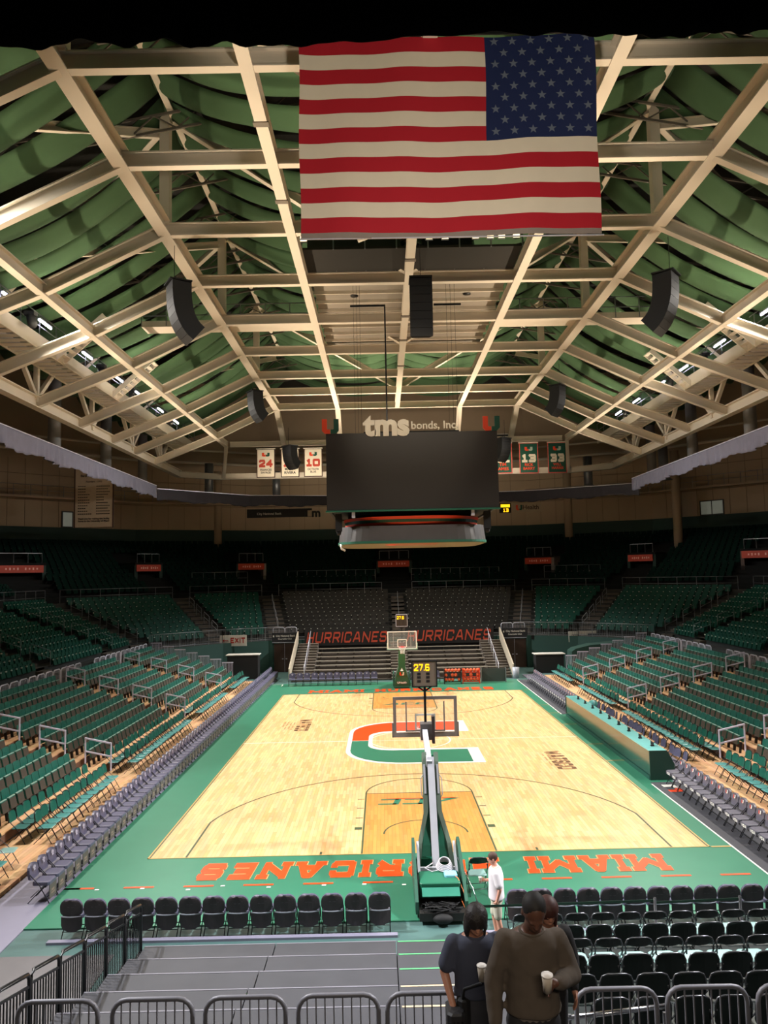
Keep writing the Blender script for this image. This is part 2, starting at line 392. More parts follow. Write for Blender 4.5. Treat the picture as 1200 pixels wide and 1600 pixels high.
flat('court_lines', DKLINE, Q, .007)
bq = [rect(-7.64, -14.345, 7.64, -14.31), rect(-7.64, 14.31, 7.64, 14.345), rect(-7.64, -14.345, -7.6, 14.345), rect(7.6, -14.345, 7.64, 14.345)]
flat('boundary_line', mat('line_tan', '#C9A25E', .5), bq, .008)
flat('boundary_line', DKLINE, [rect(-7.6, -14.3, -7.56, 14.3), rect(7.56, -14.3, 7.6, 14.3)], .008)
flat('half_court_line', WHITE, [rect(-7.6, -.03, -2.9, .03), rect(-1.8, -.025, 7.6, .025)], .009)
flat('center_circle', WHITE, arcq(0, 0, 1.80, 1.86, 0, 2*PI, 64), .009)
# centre U logo, lying on its side and open to the right
def u_outline(x1, yo, yi, xl, xi, ro, ri, n=10):
    P = [(x1, yo)]
    P += [(xl+ro-ro*math.sin(a), yo-ro+ro*math.cos(a)) for a in [PI/2*i/n for i in range(n+1)]]
    P += [(xl, 0), (xi, 0)]
    P += [(xi+ri-ri*math.cos(a), yi-ri+ri*math.sin(a)) for a in [PI/2*i/n for i in range(n+1)]]
    P += [(x1, yi)]
    return P
def ustrip(x1, yo, yi, xl, xi, ro, ri, sgn, n=10):   # quads between outer and inner outline
    O = [(x1, yo)]+[(xl+ro-ro*math.sin(PI/2*i/n), yo-ro+ro*math.cos(PI/2*i/n)) for i in range(n+1)]+[(xl, 0.0)]
    I = [(x1, yi)]+[(xi+ri-ri*math.sin(PI/2*i/n), yi-ri+ri*math.cos(PI/2*i/n)) for i in range(n+1)]+[(xi, 0.0)]
    return [[(O[k][0], sgn*O[k][1]), (O[k+1][0], sgn*O[k+1][1]), (I[k+1][0], sgn*I[k+1][1]), (I[k][0], sgn*I[k][1])] for k in range(len(O)-1)]
flat('center_logo', WHITE, ustrip(2.88, 4.45, 1.78, -2.85, -1.72, 2.5, 1.0, 1)+ustrip(2.88, 4.45, 1.78, -2.85, -1.72, 2.5, 1.0, -1), .010)
flat('center_logo', ORANGE, [[(x, y+.03) for x, y in q] for q in ustrip(2.4, 4.24, 2.0, -2.66, -1.9, 2.35, 1.1, 1)], .013)
flat('center_logo', GREEN, [[(x, y-.03) for x, y in q] for q in ustrip(2.4, 4.24, 2.0, -2.66, -1.9, 2.35, 1.1, -1)], .013)
bb = MB(); lettering(bb, 'MIAMI HURRICANES', 12.05, 1.15, (6.05, -14.78, .006), (-1, 0, 0), (0, -1, 0), t=.33, serif=.13, gap=.33, shear=.12); bb.build('end_line_lettering', mat('tan_outline', '#EBA868', .5), court)
bb = MB(); lettering(bb, 'MIAMI HURRICANES', 12.05, 1.12, (6.05, -14.80, .0115), (-1, 0, 0), (0, -1, 0), t=.30, serif=.11, gap=.36, shear=.12); bb.build('end_line_lettering', ORANGE, court)
bb = MB(); lettering(bb, 'MIAMI HURRICANES', 12.05, 1.15, (-6.05, 14.85, .007), (1, 0, 0), (0, 1, 0), t=.28, serif=.13, gap=.36); bb.build('end_line_lettering', ORANGE, court)
# WATSCO marks on both sides, ACC in the lanes
BRW = mat('mark_brown', '#6B4A2E', .5)
bb = MB(); lettering(bb, 'WATSCO', 3.0, .7, (-5.62, 5.6, .009), (0, -1, 0), (1, 0, 0), t=.24, gap=.26); bb.build('court_mark', BRW, court)
bb = MB(); lettering(bb, 'WATSCO', 3.0, .72, (5.47, -2.8, .009), (0, -1, 0), (1, 0, 0), t=.24, gap=.26); bb.build('court_mark', BRW, court)
bb = MB()
for i in range(4):
    for s, x in ((1, -5.8), (-1, 5.35)):
        L = (2.1, 1.9, 2.1, 1.5)[i]; n = int(L/.16)
        for k in range(n):
            if (k*7+i*3) % 5: y0 = (4.9 if s > 0 else -5.3)+0; yy = (y0-k*.16) if s > 0 else y0+k*.16; bb.box(x-s*i*.17-.035, yy-.055, .008, x-s*i*.17+.035, yy+.055, .0085)
bb.build('court_mark', mat('mark_light', '#A8845A', .5), court)
for s in (-1, 1):
    bb = MB()
    A = [[(-1.25, 0), (-.55, .62), (-.3, .62), (-.3, 0)]]
    def par(x0, y0, x1, y1, sh, f=1): return [(x0+sh*y0, y0), (x1+sh*y0, y0), (x1+sh*y1, y1), (x0+sh*y1, y1)]
    P = [par(-1.25, 0, -.95, .1, 3.0), [(-1.35, 0), (-1.05, 0), (-.35, .5), (-.35, .62)], [(-.55, 0), (-.35, 0), (-.35, .62), (-.55, .48)]]
    P += [par(-.15, .5, .5, .62, .2), par(-.15, 0, .5, .12, .2), par(-.22, 0, -.02, .62, .2), par(.7, .5, 1.3, .62, .2), par(.7, 0, 1.3, .12, .2), par(.62, 0, .82, .62, .2)]
    for q in P: bb.add([(s*x, s*10.0+s*(y-.3) if s > 0 else -9.55-(y-.3), .009) for x, y in q], [(0, 1, 2, 3)])
    bb.build('conference_mark', GREEN, court)
    bb = MB(); bb.add([(s*x, s*9.7+(0 if s > 0 else .6), .0095) for x in (-1.3,)]*0 or [(-1.15*1, s*9.2+.02, .0095), (1.2, s*9.2+.02, .0095), (1.2, s*9.2-.05, .0095), (-1.15, s*9.2-.05, .0095)], [(0, 1, 2, 3)]); bb.build('conference_mark', ORANGE, court)
# orange dashes, white tape marks, boxes in front of the benches
flat('tape_mark', ORANGE, [rect(x, -16.31, x+.74, -16.22) for x in [-9.1+1.47*i for i in range(13)] if x < 8.0]+[rect(-9.1, -16.31, -8.7, -16.22)], .006)
rr = random.Random(3)
flat('tape_mark', WHITE, [rect(x, y, x+.1, y+.07) for x, y in [(-8.2+1.05*i+rr.uniform(-.2, .2), -16.4+rr.uniform(-.12, .12)) for i in range(10)]]+[rect(-9.05, 19.1, -8.3, 19.15), rect(-8.3, 18.2, -8.25, 19.15), rect(8.2, -18.4, 8.26, -8.1), rect(8.2, 5.6, 8.26, 19.1)], .007)
flat('coach_box_mark', mat('mark_pale_orange', '#C9A060', .5), [rect(7.66, y-.03, 8.55, y+.03) for y in (8.6, 6.0, 2.9, -1.6, -4.6)]+[rect(7.66, -14.38, 8.2, -14.3), rect(7.66, 14.3, 8.6, 14.36)], .007)
# black bench mats on the right, grey boards on the left
m1 = struct(MB().box(8.25, -18.4, .0, 10.2, -7.9, .012), 'bench_mat', MAT_BLK)
m2 = struct(MB().box(8.25, 5.6, .0, 10.2, 19.2, .012), 'bench_mat', MAT_BLK)
bb = MB(); u_logo(bb, Vector((8.75, -8.7, .013)), 0, .9, .5, 0, (0, 1, 0), (-1, 0, 0), -.002, 0, 1); bb.build('mat_logo', [ORA2, WHITE], m1)
for s, x0, x1 in ((-1, -10.45, -9.1), (1, 9.1, 10.45)): struct(MB().box(x0, -20, -.028, x1, 22, -.004), 'sideline_floor_strip', GREYF)
struct(MB().box(-12.5, -25, -.029, -6.7, -19.6, -.018), 'floor_plate', mat('floor_plate_grey', '#6C6868', .7))

# =================================================================== BOWL STRUCTURE
struct(MB().box(-12.1, -19, -.02, -10.45, 20.6, .10), 'courtside_deck', PLY); struct(MB().box(10.45, -19, -.02, 12.1, 20.6, .10), 'courtside_deck', PLY)
ROWP = .86
def low_x(k): return 12.0+ROWP*k
for s in (-1, 1):      # telescopic side stands: seven plywood treads
    b = MB()
    for k in range(7):
        z = .45+.25*k; x0, x1 = low_x(k), low_x(k+1)
        b.mi = 0; b.box(min(s*x0, s*x1), -24, z-.25, max(s*x0, s*x1), 20.5, z-.001)
        b.mi = 1; b.box(min(s*x0, s*(x0-.012)), -24, z-.25, max(s*x0, s*(x0-.012)), 20.5, z-.03)
    b.mi = 1; b.box(min(s*12.03, s*18.0), 20.5, 0, max(s*12.03, s*18.0), 20.52, .45)
    struct(b, 'side_stand_risers', [PLY, mat('riser_face', '#6A4A38', .8)])
# the fixed bowl: walkway edge path, offset inwards and outwards
WPATH = [(-26.8, -42), (-26.8, 24), (-18.8, 32), (-11.5, 35.5), (11.9, 35.5), (19.2, 32), (27.2, 24), (27.2, -42)]
def offs(t):           # t>0 is outwards (away from the court)
    out = []
    segs = []
    for a, c in zip(WPATH[:-1], WPATH[1:]):
        d = Vector((c[0]-a[0], c[1]-a[1])).normalized(); n = Vector((-d.y, d.x)); segs.append((Vector(a)+n*t, d))
    out.append(segs[0][0])
    for (p, d), (q, e) in zip(segs[:-1], segs[1:]):
        cr = d.x*e.y-d.y*e.x; w = q-p; k = (w.x*e.y-w.y*e.x)/cr; out.append(p+d*k)
    p, d = segs[-1]; last = Vector(WPATH[-1]); out.append(p+d*((last-Vector(WPATH[-2])).length+abs(t)*0))
    return out
def ring_top(b, t0, t1, z):
    A = offs(t0); B = offs(t1)
    for i in range(len(A)-1): b.quad((A[i].x, A[i].y, z), (A[i+1].x, A[i+1].y, z), (B[i+1].x, B[i+1].y, z), (B[i].x, B[i].y, z))
def ring_wall(b, t, z0, z1, skip=()):
    A = offs(t)
    for i in range(len(A)-1):
        if i in skip: continue
        b.quad((A[i].x, A[i].y, z0), (A[i+1].x, A[i+1].y, z0), (A[i+1].x, A[i+1].y, z1), (A[i].x, A[i].y, z1))
T0 = -8.8
def fz(k): return 2.65+.307*k            # deck level of fixed-bowl row k (0..9)
b = MB(); ring_top(b, T0, T0+.8, 2.5)
for k in range(10):
    t = T0+.8+.8*k; ring_wall(b, t, (fz(k-1) if k else 2.5), fz(k)); ring_top(b, t, t+.8, fz(k))
ring_wall(b, 0, fz(9), 5.85); struct(b, 'lower_bowl_risers', CONC)
b = MB(); ring_wall(b, T0, 0, 2.5); struct(b, 'wall_bowl_front', WALLG2)
b = MB(); ring_top(b, 0, 1.6, 5.85); ring_wall(b, 0.002, 5.55, 5.85); struct(b, 'concourse_walkway', CONCL)
def uz(k): return 6.25+.37*k
b = MB(); ring_wall(b, 1.6, 5.85, 6.25)
for k in range(13):
    t = 1.6+.85*k; ring_top(b, t, t+.85, uz(k)); ring_wall(b, t+.85, uz(k), uz(k+1))
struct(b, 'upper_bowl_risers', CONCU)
TW = 12.65
b = MB(); ring_wall(b, TW, 10.5, 12.7); struct(b, 'wall_upper_green', WALLG)
b = MB(); b.mi = 0; ring_wall(b, TW, 12.7, 28.5)
struct(b, 'wall_upper_beige', BEIGE)
A = offs(TW-.02)
b = MB()      # panel joints and ledge in the beige wall
for i in range(len(A)-1):
    d = (A[i+1]-A[i]); L = d.length; d.normalize(); n = int(L/1.55)
    for j in range(1, n):
        p = A[i]+d*(L*j/n)
        if p.y < -5: continue
        b.bar((p.x, p.y, 12.75), (p.x, p.y, 19), .03, .03, (d.x, d.y, 0))
    for z in (15.2, 17.6):
        if i in (0, len(A)-2) and False: continue
        b.bar((A[i].x, A[i].y, z), (A[i+1].x, A[i+1].y, z), .04, .05)
struct(b, 'trim_1', mat('beige_joint', '#7E6C58', .9))
b = MB()
Lg = offs(TW-.5)
for i in range(len(Lg)-1): b.bar((Lg[i].x, Lg[i].y, 15.4), (Lg[i+1].x, Lg[i+1].y, 15.4), .9, .18)
struct(b, 'mezzanine_ledge', BEIGE)
for px, py, zt in ((-18.6, 46.2, 19), (18.9, 46.1, 19), (27.4, 37.9, 19)):
    struct(MB().cyl((px, py, 9.5), (px, py, zt), .42, 14), 'wall_column', BEIGE)
b = MB(); b.box(-60, -60, 28.5, 60, 70, 28.8); struct(b, 'ceiling', DECK)
b = MB(); b.box(-55, -52, -.3, 55, -51.6, 29); struct(b, 'wall_near', CONCU)
# near stand under the camera
b = MB()
for k in range(22):
    y = -27.75-.4*k; b.box(-9.5, y-.4, 0, 9.5, y, 2.62+.154*k)
b.box(-9.5, -27.75, 0, 9.5, -27.25, 2.45); struct(b, 'near_stair_block', CONC)
# seat-free stair strips of the fixed bowl (lighter concrete half steps)
def aisle_pts():
    L = []
    for i in (1, 2, 3, 4, 5, 6):
        a0 = offs(T0)[i]; a1 = offs(0)[i]; L.append((a0, a1, 1.5 if i in (3, 4) else 1.1))
    L.append((Vector((.2, 26.7)), Vector((.2, 35.5)), 1.15))
    for s in (-1, 1):
        for y in (-4.2, 6.0, 15.5): L.append((Vector((.2+s*18.2, y)), Vector((.2+s*27.0, y)), 1.1))
    return L
AIS = aisle_pts()
for (a0, a1, w) in AIS:
    b = MB(); d = (a1-a0); L = d.length; d.normalize(); n = Vector((-d.y, d.x)); nst = 20
    for i in range(nst):
        k = i/2; p0 = a0+d*(L*(.8/8.8)+(L*8/8.8)*i/nst); p1 = a0+d*(L*(.8/8.8)+(L*8/8.8)*(i+1)/nst)
        zt = fz(0)+.307*(i+1)/2; 
        zt = fz(int(k)) + (.153 if i % 2 else 0)+.012
        c = (p0+p1)/2; h = (p1-p0).length/2; b.obox((c.x, c.y, zt-.12), (d.x*h, d.y*h, 0), (n.x*w/2, n.y*w/2, 0), (0, 0, .12))
    struct(b, 'aisle_stairs', CONCL)
def in_aisle(p, margin=.32):
    for a0, a1, w in AIS:
        d = a1-a0; L = d.length; d = d/L; v = Vector((p[0], p[1]))-a0; u = v.dot(d)
        if -1 < u < L+1 and abs(v.x*d.y-v.y*d.x) < w/2+margin: return True
    return False
# corner openings in the bowl front (dark tunnels under the stands)
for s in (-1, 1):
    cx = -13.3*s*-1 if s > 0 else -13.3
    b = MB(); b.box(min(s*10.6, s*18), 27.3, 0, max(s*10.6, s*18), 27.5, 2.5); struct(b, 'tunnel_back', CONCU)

# =================================================================== ROOF STEEL
XL = [-19.8, -14.6, -9.65, -4.55, .4, 5.6, 10.4, 15.35, 20.6]; ZL = [17.0, 19.05, 21.4, 21.4, 21.4, 21.4, 21.4, 19.05, 17.0]
YN = [-26.5, -21.2, -15.9, -10.9, -5.65, -.2, 5.45, 11.3, 17.1, 22.0, 27.2]
YE = [32.6, 37.0]
bf = .25
def beam(p, q, w=.32, h=.5, m=CREAM):
    p = Vector(p)+Vector((0, 0, h/2)); q = Vector(q)+Vector((0, 0, h/2))
    o = struct(MB().ibeam(p, q, w, h), 'roof_beam', m); return o
for i, x in enumerate(XL):
    if i in (2, 6): w_, h_ = .5, .6
    else: w_, h_ = .38, .5
    if 2 <= i <= 6:
        beam((x, YN[0], ZL[i]), (x, YN[-1], ZL[i]), w_, h_)
        if i in (2, 3, 5, 6): beam((x, YN[-1], 21.4), (x+(.3 if i > 4 else -.1), 32.8, 19.35), .42, .45)
    elif i in (1, 7):
        beam((x, YN[0], ZL[i]), (x, 31.0, ZL[i]), .34, .45)
    else:
        beam((x, YN[0], ZL[i]), (x, 35.0, ZL[i]), .5, .6)
for j, y in enumerate(YN):
    for i in range(len(XL)-1):
        beam((XL[i], y, ZL[i]+.02), (XL[i+1], y, ZL[i+1]+.02), .3, .5)
beam((-14.6, 32.7, 19.35), (15.35, 32.7, 19.35), .32, .42); beam((-16.5, 37.2, 17.0), (17.2, 37.2, 17.0), .4, .5)
for s, x0 in ((-1, -19.8), (1, 20.6)): beam((x0, 35, 17), (x0-s*3.4, 37.2, 17), .4, .5)
for x in (-14.6, 15.35): beam((x, 31.0, 19.05), (x*1.1, 37.0, 17.1), .3, .4)
# bolted splice plates on the big chords
for x, y in [(-4.55, -13.4), (-4.55, -8.5), (.4, -3), (.4, 4.4), (.4, 8.6), (.4, 14.2)]:
    struct(MB().box(x-.24, y-.12, 21.33, x+.24, y+.12, 21.39), 'splice_plate', mat('splice_grey', '#7A7266', .6))
# upper chords, posts and diagonals
for x in (-9.65, 10.4):
    for y in (-15.9, -5.65, 5.45, 17.1):
        beam((x, y, 21.9), (x, y, 21.95+4.6), .001, .001) if False else struct(MB().box(x-.2, y-.2, 21.9, x+.2, y+.2, 26.6), 'roof_post', CREAM)
for x in (.4,):
    for y in (5.45, 17.1): struct(MB().box(x-.15, y-.15, 21.9, x+.15, y+.15, 26.6), 'roof_post', CREAM)
for x in (-9.3, 10.1): beam((x, -22, 26.4), (x, 26, 26.4), .25, .35)
for y in (-15.9, -5.65, 5.45, 17.1):
    for (xa, xb) in ((-9.3, .4), (10.1, .4)): beam((xa, y, 26.2), (xb, y+5.4, 21.8), .22, .4)
    for (xa, xb, zb) in ((-9.5, -19.6, 18), (10.2, 20.4, 18)): beam((xa, y, 26.2), (xb, y+5.6, zb+2.5), .25, .4)
for y in (-10.9, -.2, 11.3, 22.0):
    for (xa, xb) in ((-19.6, -9.7), (20.4, 10.5)): beam((xa, y-5, 20.6), (xb, y+5.6, 25.8), .2, .32)
# outer edge truss: webs between the low chord and the light catwalk
for s, xo in ((-1, -19.8), (1, 20.6)):
    ys = [-15.9, -5.65, 5.45, 13.5, 21.5, 29]
    for i, y in enumerate(ys):
        struct(MB().bar((xo, y, 17.3), (xo, y, 19.9), .25, .25), 'roof_post', CREAM)
        for dy in (-2.6, 2.6):
            struct(MB().bar((xo, y, 17.5), (xo, y+dy, 19.9), .22, .22, (1, 0, 0)), 'roof_brace', CREAM)
    for y in (-4, 4.5, 13.2, 22.5, 31.5):
        struct(MB().cyl((xo+s*2.3, y, 15.3), (xo+s*2.3, y, 21.5), .4, 16), 'roof_column', mat('column_grey', '#85817C', .5))
# the light catwalks
for s, xo in ((-1, -18.9), (1, 19.7)):
    t = root('light_catwalk', (xo, 0, 19.2), 'pale steel lighting catwalk high along the %s side of the roof' % ('left' if s < 0 else 'right'), 'catwalk'); O = t.location
    b = MB(); b.box(xo-.8, -22, 19.2, xo-.72, 34, 19.95); b.box(xo+.72, -22, 19.2, xo+.8, 34, 19.95); b.build('side_beam', CREAM, t, O)
    b = MB()
    for i in range(80): y = -22+.7*i; b.box(xo-.72, y, 19.25, xo+.72, y+.45, 19.30)
    b.build('slatted_soffit', CREAM, t, O)
    b = MB()
    for i in range(29):
        y = -22+2*i
        b.bar((xo-.76, y, 19.9), (xo-.76, y, 21.0), .04, .04); b.bar((xo+.76, y, 19.9), (xo+.76, y, 21.0), .04, .04)
    for z in (20.4, 21.0):
        for dx in (-.76, .76): b.bar((xo+dx, -22, z), (xo+dx, 34, z), .04, .04)
    b.build('railing', METG, t, O)
    k = 0
    for y in [-6.5, -1.5, 2.2, 7.8, 10.5, 13.2, 17.2, 22.5, 27.0]:
        k += 1
        f = root('tube_light', (xo-s*.95, y, 20.55), 'glowing %s white tube light from the near end of the %s catwalk' % (nth(k), 'left' if s < 0 else 'right'), 'light', 'tube lights on the catwalks'); P = f.location
        MB().box(P.x-.08, P.y-.75, P.z+.06, P.x+.08, P.y+.75, P.z+.14).build('housing', METG, f, P)
        MB().tube([(P.x, P.y-.7, P.z), (P.x, P.y+.7, P.z)], .05, 8).build('tube', LEDW, f, P)
        if k % 2 == 0:
            g = root('moving_light', (xo-s*1.18, y+1.6, 20.3), 'black moving spotlight hanging beside the %s tube light on the %s catwalk' % (nth(k), 'left' if s < 0 else 'right'), 'spotlight', 'moving spotlights on the catwalks'); P = g.location
            MB().box(P.x-.25, P.y-.2, P.z-.05, P.x+.25, P.y+.2, P.z+.15).build('yoke', BLKP, g, P)
            MB().tube([(P.x, P.y, P.z), (P.x-s*.15, P.y-.1, P.z-.45), (P.x-s*.2, P.y-.15, P.z-.62)], [.2, .24, .16], 12).build('head', BLKP, g, P)
# brace stairs between roof planes
for s, x0 in ((-1, -14.6), (1, 15.4)):
    for y in (4.0, 12.5):
        b = MB(); b.bar((x0-s*-1.0, y, 21.6), (x0+s*3.6, y, 19.3), .08, .3); b.bar((x0-s*-1.0, y+.9, 21.6), (x0+s*3.6, y+.9, 19.3), .08, .3)
        for i in range(9): f = i/8; x = x0+s*1.0+(s*2.6)*f; b.box(x-.14, y, 21.45-2.2*f, x+.14, y+.9, 21.5-2.2*f)
        struct(b, 'roof_stair', CREAM)
# roof fabric: sagging strips hung across each bay
lab = {0: 'far left', 1: 'centre left', 2: 'centre right', 3: 'far right'}
ridge = [(-22.5, 20.6), (-9.6, 26.9), (.4, 25.6), (10.4, 26.9), (23.2, 20.6)]
rr = random.Random(11)
for bay in range(4):
    (x0, z0), (x1, z1) = ridge[bay], ridge[bay+1]
    n = 0; y = -24.0
    while y < 36:
        n += 1; wd = 1.75+rr.uniform(-.1, .15); sag = 1.5+rr.uniform(-.2, .3) if bay in (0, 3) else 1.35+rr.uniform(-.15, .2); rows = []
        for a in range(9):
            v = a/8; row = []
            for i in range(17):
                u = i/16; x = x0+(x1-x0)*u; z = z0+(z1-z0)*u-sag*4*u*(1-u)-.34*math.sin(PI*v)*(1 if True else 0)+.04*math.sin(9*u+n*1.7+v*3)
                row.append((x, y+wd*v+.18*math.sin(2*PI*u+n), z))
            rows.append(row)
        b = MB().grid(rows); o = b.build('ceiling_drape', FABG); so = o.modifiers.new('solid', 'SOLIDIFY'); so.thickness = .02
        tag(o, '%s green fabric swag from the near end in the %s roof bay' % (nth(n), lab[bay]), 'fabric swag', 'green fabric swags under the roof')
        y += 2.18
for j in range(14):      # open web joists of the roof deck showing between the swags
    y = -24+4.4*j; b = MB()
    for s, xa, xb, za, zb in ((-1, .4, -24, 28.0, 23.5), (1, .4, 25, 28.0, 23.5)):
        b.bar((xa, y, za), (xb, y, zb), .08, .1); b.bar((xa, y, za-.7), (xb, y, zb-.7), .08, .1)
        n = 26
        for i in range(n):
            f = i/n; g = (i+1)/n; t0 = 0 if i % 2 else -.7; t1 = -.7 if i % 2 else 0
            b.bar((xa+(xb-xa)*f, y, za+(zb-za)*f+t0), (xa+(xb-xa)*g, y, za+(zb-za)*g+t1), .05, .05)
    struct(b, 'roof_joist', mat('joist_grey', '#6A645A', .8))
# =================================================================== SEATING
def panel(mb, w, z0, z1, y0, y1, t, r=.1, bend=.04, n=7, rb=None):
    """upright rounded panel, width w along x, from (y0,z0) to (y1,z1), thickness t, rounded top corners, bent backwards at the middle"""
    rb = r*.5 if rb is None else rb; h = math.hypot(z1-z0, y1-y0)
    rows = []
    levels = [0, .35*rb/h, rb/h, .5, 1-r/h, 1-.6*r/h, 1-.28*r/h, 1-.08*r/h, 1]
    for v in levels:
        d = (1-v)*h; e = v*h; hw = w/2
        if d < r: hw = w/2-r+math.sqrt(max(0, r*r-(r-d)**2))
        elif e < rb: hw = w/2-rb+math.sqrt(max(0, rb*rb-(rb-e)**2))
        rows.append([(-hw+2*hw*i/(n-1), y0+(y1-y0)*v-bend*math.cos(PI*(i/(n-1)-.5)), z0+(z1-z0)*v) for i in range(n)])
    N = len(rows)*n; A = [p for r_ in rows for p in r_]; B = [(x, y-t, z) for x, y, z in A]; f = []
    for i in range(len(rows)-1):
        for k in range(n-1):
            a = i*n+k; f.append((a, a+n, a+n+1, a+1)); f.append((N+a, N+a+1, N+a+n+1, N+a+n))
    R = len(rows)-1
    for k in range(n-1): f.append((k, k+1, N+k+1, N+k)); f.append((R*n+k, N+R*n+k, N+R*n+k+1, R*n+k+1))
    for i in range(R): f.append((i*n, N+i*n, N+(i+1)*n, (i+1)*n)); f.append((i*n+n-1, (i+1)*n+n-1, N+(i+1)*n+n-1, N+i*n+n-1))
    o = mb.smooth; mb.smooth = False; mb.add(A+B, f); mb.smooth = o; return mb
def cushion(mb, x0, y0, z0, x1, y1, z1, r=.04):
    cx, cy = (x0+x1)/2, (y0+y1)/2
    def loop(i, z): return [(x0+i+r, y0+i, z), (x1-i-r, y0+i, z), (x1-i, y0+i+r, z), (x1-i, y1-i-r, z), (x1-i-r, y1-i, z), (x0+i+r, y1-i, z), (x0+i, y1-i-r, z), (x0+i, y0+i+r, z)]
    mb.rings([loop(0, z0), loop(0, z1-.02), loop(.012, z1-.006), loop(.035, z1)]); return mb
def folding_chair(name, label, seatm, backm, legm, padded=False, front=None, backlogo=None, zb=.58):
    t = root(name, (0, 0, 0), label, 'chair'); th = .075 if padded else .025
    b = MB(); cushion(b, -.215, -.2, .43-(.03 if padded else 0), .215, .21, .43+th*.75); b.build('seat', seatm, t)
    b = MB(); panel(b, .47 if padded else .44, .50 if padded else zb, .85 if padded else .88, -.215, -.275, .06 if padded else .02, .17 if padded else .12, .03); bk = b.build('backrest', [backm[0]], t)
    if len(backm) > 1:
        b = MB(); panel(b, .46, .50, .835, -.282, -.342, .006, .165, .03); b.build('back_shell', backm[1], bk); b = MB(); panel(b, .45, .16, .50, -.25, -.262, .012, .05, .03, 7, .14); b.build('rear_skirt', backm[1], t); b = MB(); panel(b, .44, .485, .505, -.30, -.30, .012, .005, .05, 7); b.build('rear_trim', METL, t)
    for s in (-1, 1):
        MB().tube([(s*.225, .22, 0), (s*.228, -.02, .42), (s*.215, -.262, .66), (s*.20, -.27, .72)], .011, 6).build('leg', legm, t)
        MB().tube([(s*.215, -.29, 0), (s*.215, .12, .42)], .011, 6).build('leg', legm, t)
    MB().tube([(-.225, .15, .13), (.225, .15, .13)], .009, 6).build('crossbar', legm, t); MB().tube([(-.215, -.22, .14), (.215, -.22, .14)], .009, 6).build('crossbar', legm, t)
    if not padded: MB().tube([(-.215, -.262, .60), (-.222, -.28, .78), (-.19, -.288, .855), (-.12, -.305, .888), (0, -.322, .895), (.12, -.305, .888), (.19, -.288, .855), (.222, -.28, .78), (.215, -.262, .60)], .013, 6).build('back_frame', legm, t)
    if front: front(t)
    if backlogo: backlogo(bk)
    return t
def logo_U_back(parent):
    b = MB(); u_logo(b, Vector((0, -.252, .76)), 0, .11, .1, 0, (-1, 0, 0), (0, -.16, .98), -.004, 0, 1); b.build('logo', [ORA2, WHITE], parent)
def logo_left(parent):
    b = MB()
    for i, (z, w) in enumerate(((.80, .09), (.775, .15), (.75, .12))): b.box(-w/2, -.247-i*-.004, z-.008, w/2, -.243-i*-.004, z+.006)
    b.box(-.03, -.236, .69, .03, -.230, .73); b.build('logo', mat('logo_pale', '#C8C0D0', .5), parent)
def front_board(parent):
    b = MB(); b.box(-.19, .20, .08, .19, .212, .40); f = b.build('front_panel', mat('front_board', '#58504C', .5, var=.25, scale=3), parent)
    b = MB(); b.box(-.1, .2121, .17, .1, .2141, .20); b.box(-.07, .2121, .23, .09, .2141, .28); b.build('panel_mark', mat('panel_mark', '#8A7468', .5), f)
def front_script(parent):
    b = MB(); b.box(-.2, .205, .36, .2, .215, .46); f = b.build('front_band', PADV2, parent)
    b = MB(); lettering(b, 'VDA', .27, .085, (.135, .2155, .365), (-1, 0, 0), (0, 0, 1), t=.28, shear=.2); b.build('band_lettering', WHITE, f)
# -- left sideline: one long row of padded chairs facing the court
ch = folding_chair('padded_folding_chair', 'x', PADV, [PADV], METB, True, front_board, logo_left)
P = Placer(ch)
for i in range(79):
    y = -16.85+.506*i
    P((-9.33, y, -.004), -PI/2, '%s padded grey folding chair from the near end of the left sideline row' % nth(i+1), 'padded chairs along the left sideline')
# -- right benches
ch = folding_chair('padded_folding_chair', 'x', PADV2, [PADV2], METB, True, front_script, logo_U_back)
P = Placer(ch)
for i in range(17):
    P((8.95, -8.35-.512*i, .012), PI/2, '%s padded bench chair from the scorers table in the near right bench row' % nth(i+1), 'padded bench chairs near right')
for i in range(24):
    P((8.95, 5.95+.512*i, .012), PI/2, '%s padded bench chair from the scorers table in the far right bench row' % nth(i+1), 'padded bench chairs far right')
# -- near baseline rows, backs to the camera
def back_print(parent):
    b = MB()
    for z, a, c in ((.755, -.06, .02), (.735, -.02, .12), (.715, -.06, .05), (.695, -.06, .07)): b.box(a, -.352, z-.005, c, -.350, z+.004)
    b.build('back_print', mat('print_grey', '#5E585C', .6), parent)
ch = folding_chair('padded_folding_chair', 'x', PADV, [PADV, PADB], METB, True, None, back_print)
P = Placer(ch)
for i in range(14): P((-7.86+.503*i, -18.62, -.03), 0, '%s dark backed padded chair from the left in the near baseline row' % nth(i+1), 'padded chairs at the near baseline, left block')
for i in range(17): P((1.62+.50*i, -18.62, -.03), 0, '%s dark backed padded chair from the basket support in the right near baseline row' % nth(i+1), 'padded chairs at the near baseline, right block')
for s, x0, x1, n in ((-1, -8.3, -.95, 'left'), (1, .8, 9.3, 'right')):
    b = MB(); b.box(x0, -19.12, -.03, x1, -18.98, .02); o = b.build('chair_riser_plank', GREYF)
    tag(o, 'low grey plank under the %s block of near baseline chairs' % n, 'plank')
ch = folding_chair('padded_folding_chair', 'x', PADV, [PADV], METB, True, None, logo_left)
P = Placer(ch)
for i in range(12): P((-7.55+.52*i, 18.35, 0), PI, '%s padded grey chair from the left in the far baseline row' % nth(i+1), 'padded chairs at the far baseline')
for i in range(4): P((.95+.52*i, 18.35, 0), PI, '%s padded grey chair right of the far basket support' % nth(i+1), 'padded chairs at the far baseline')
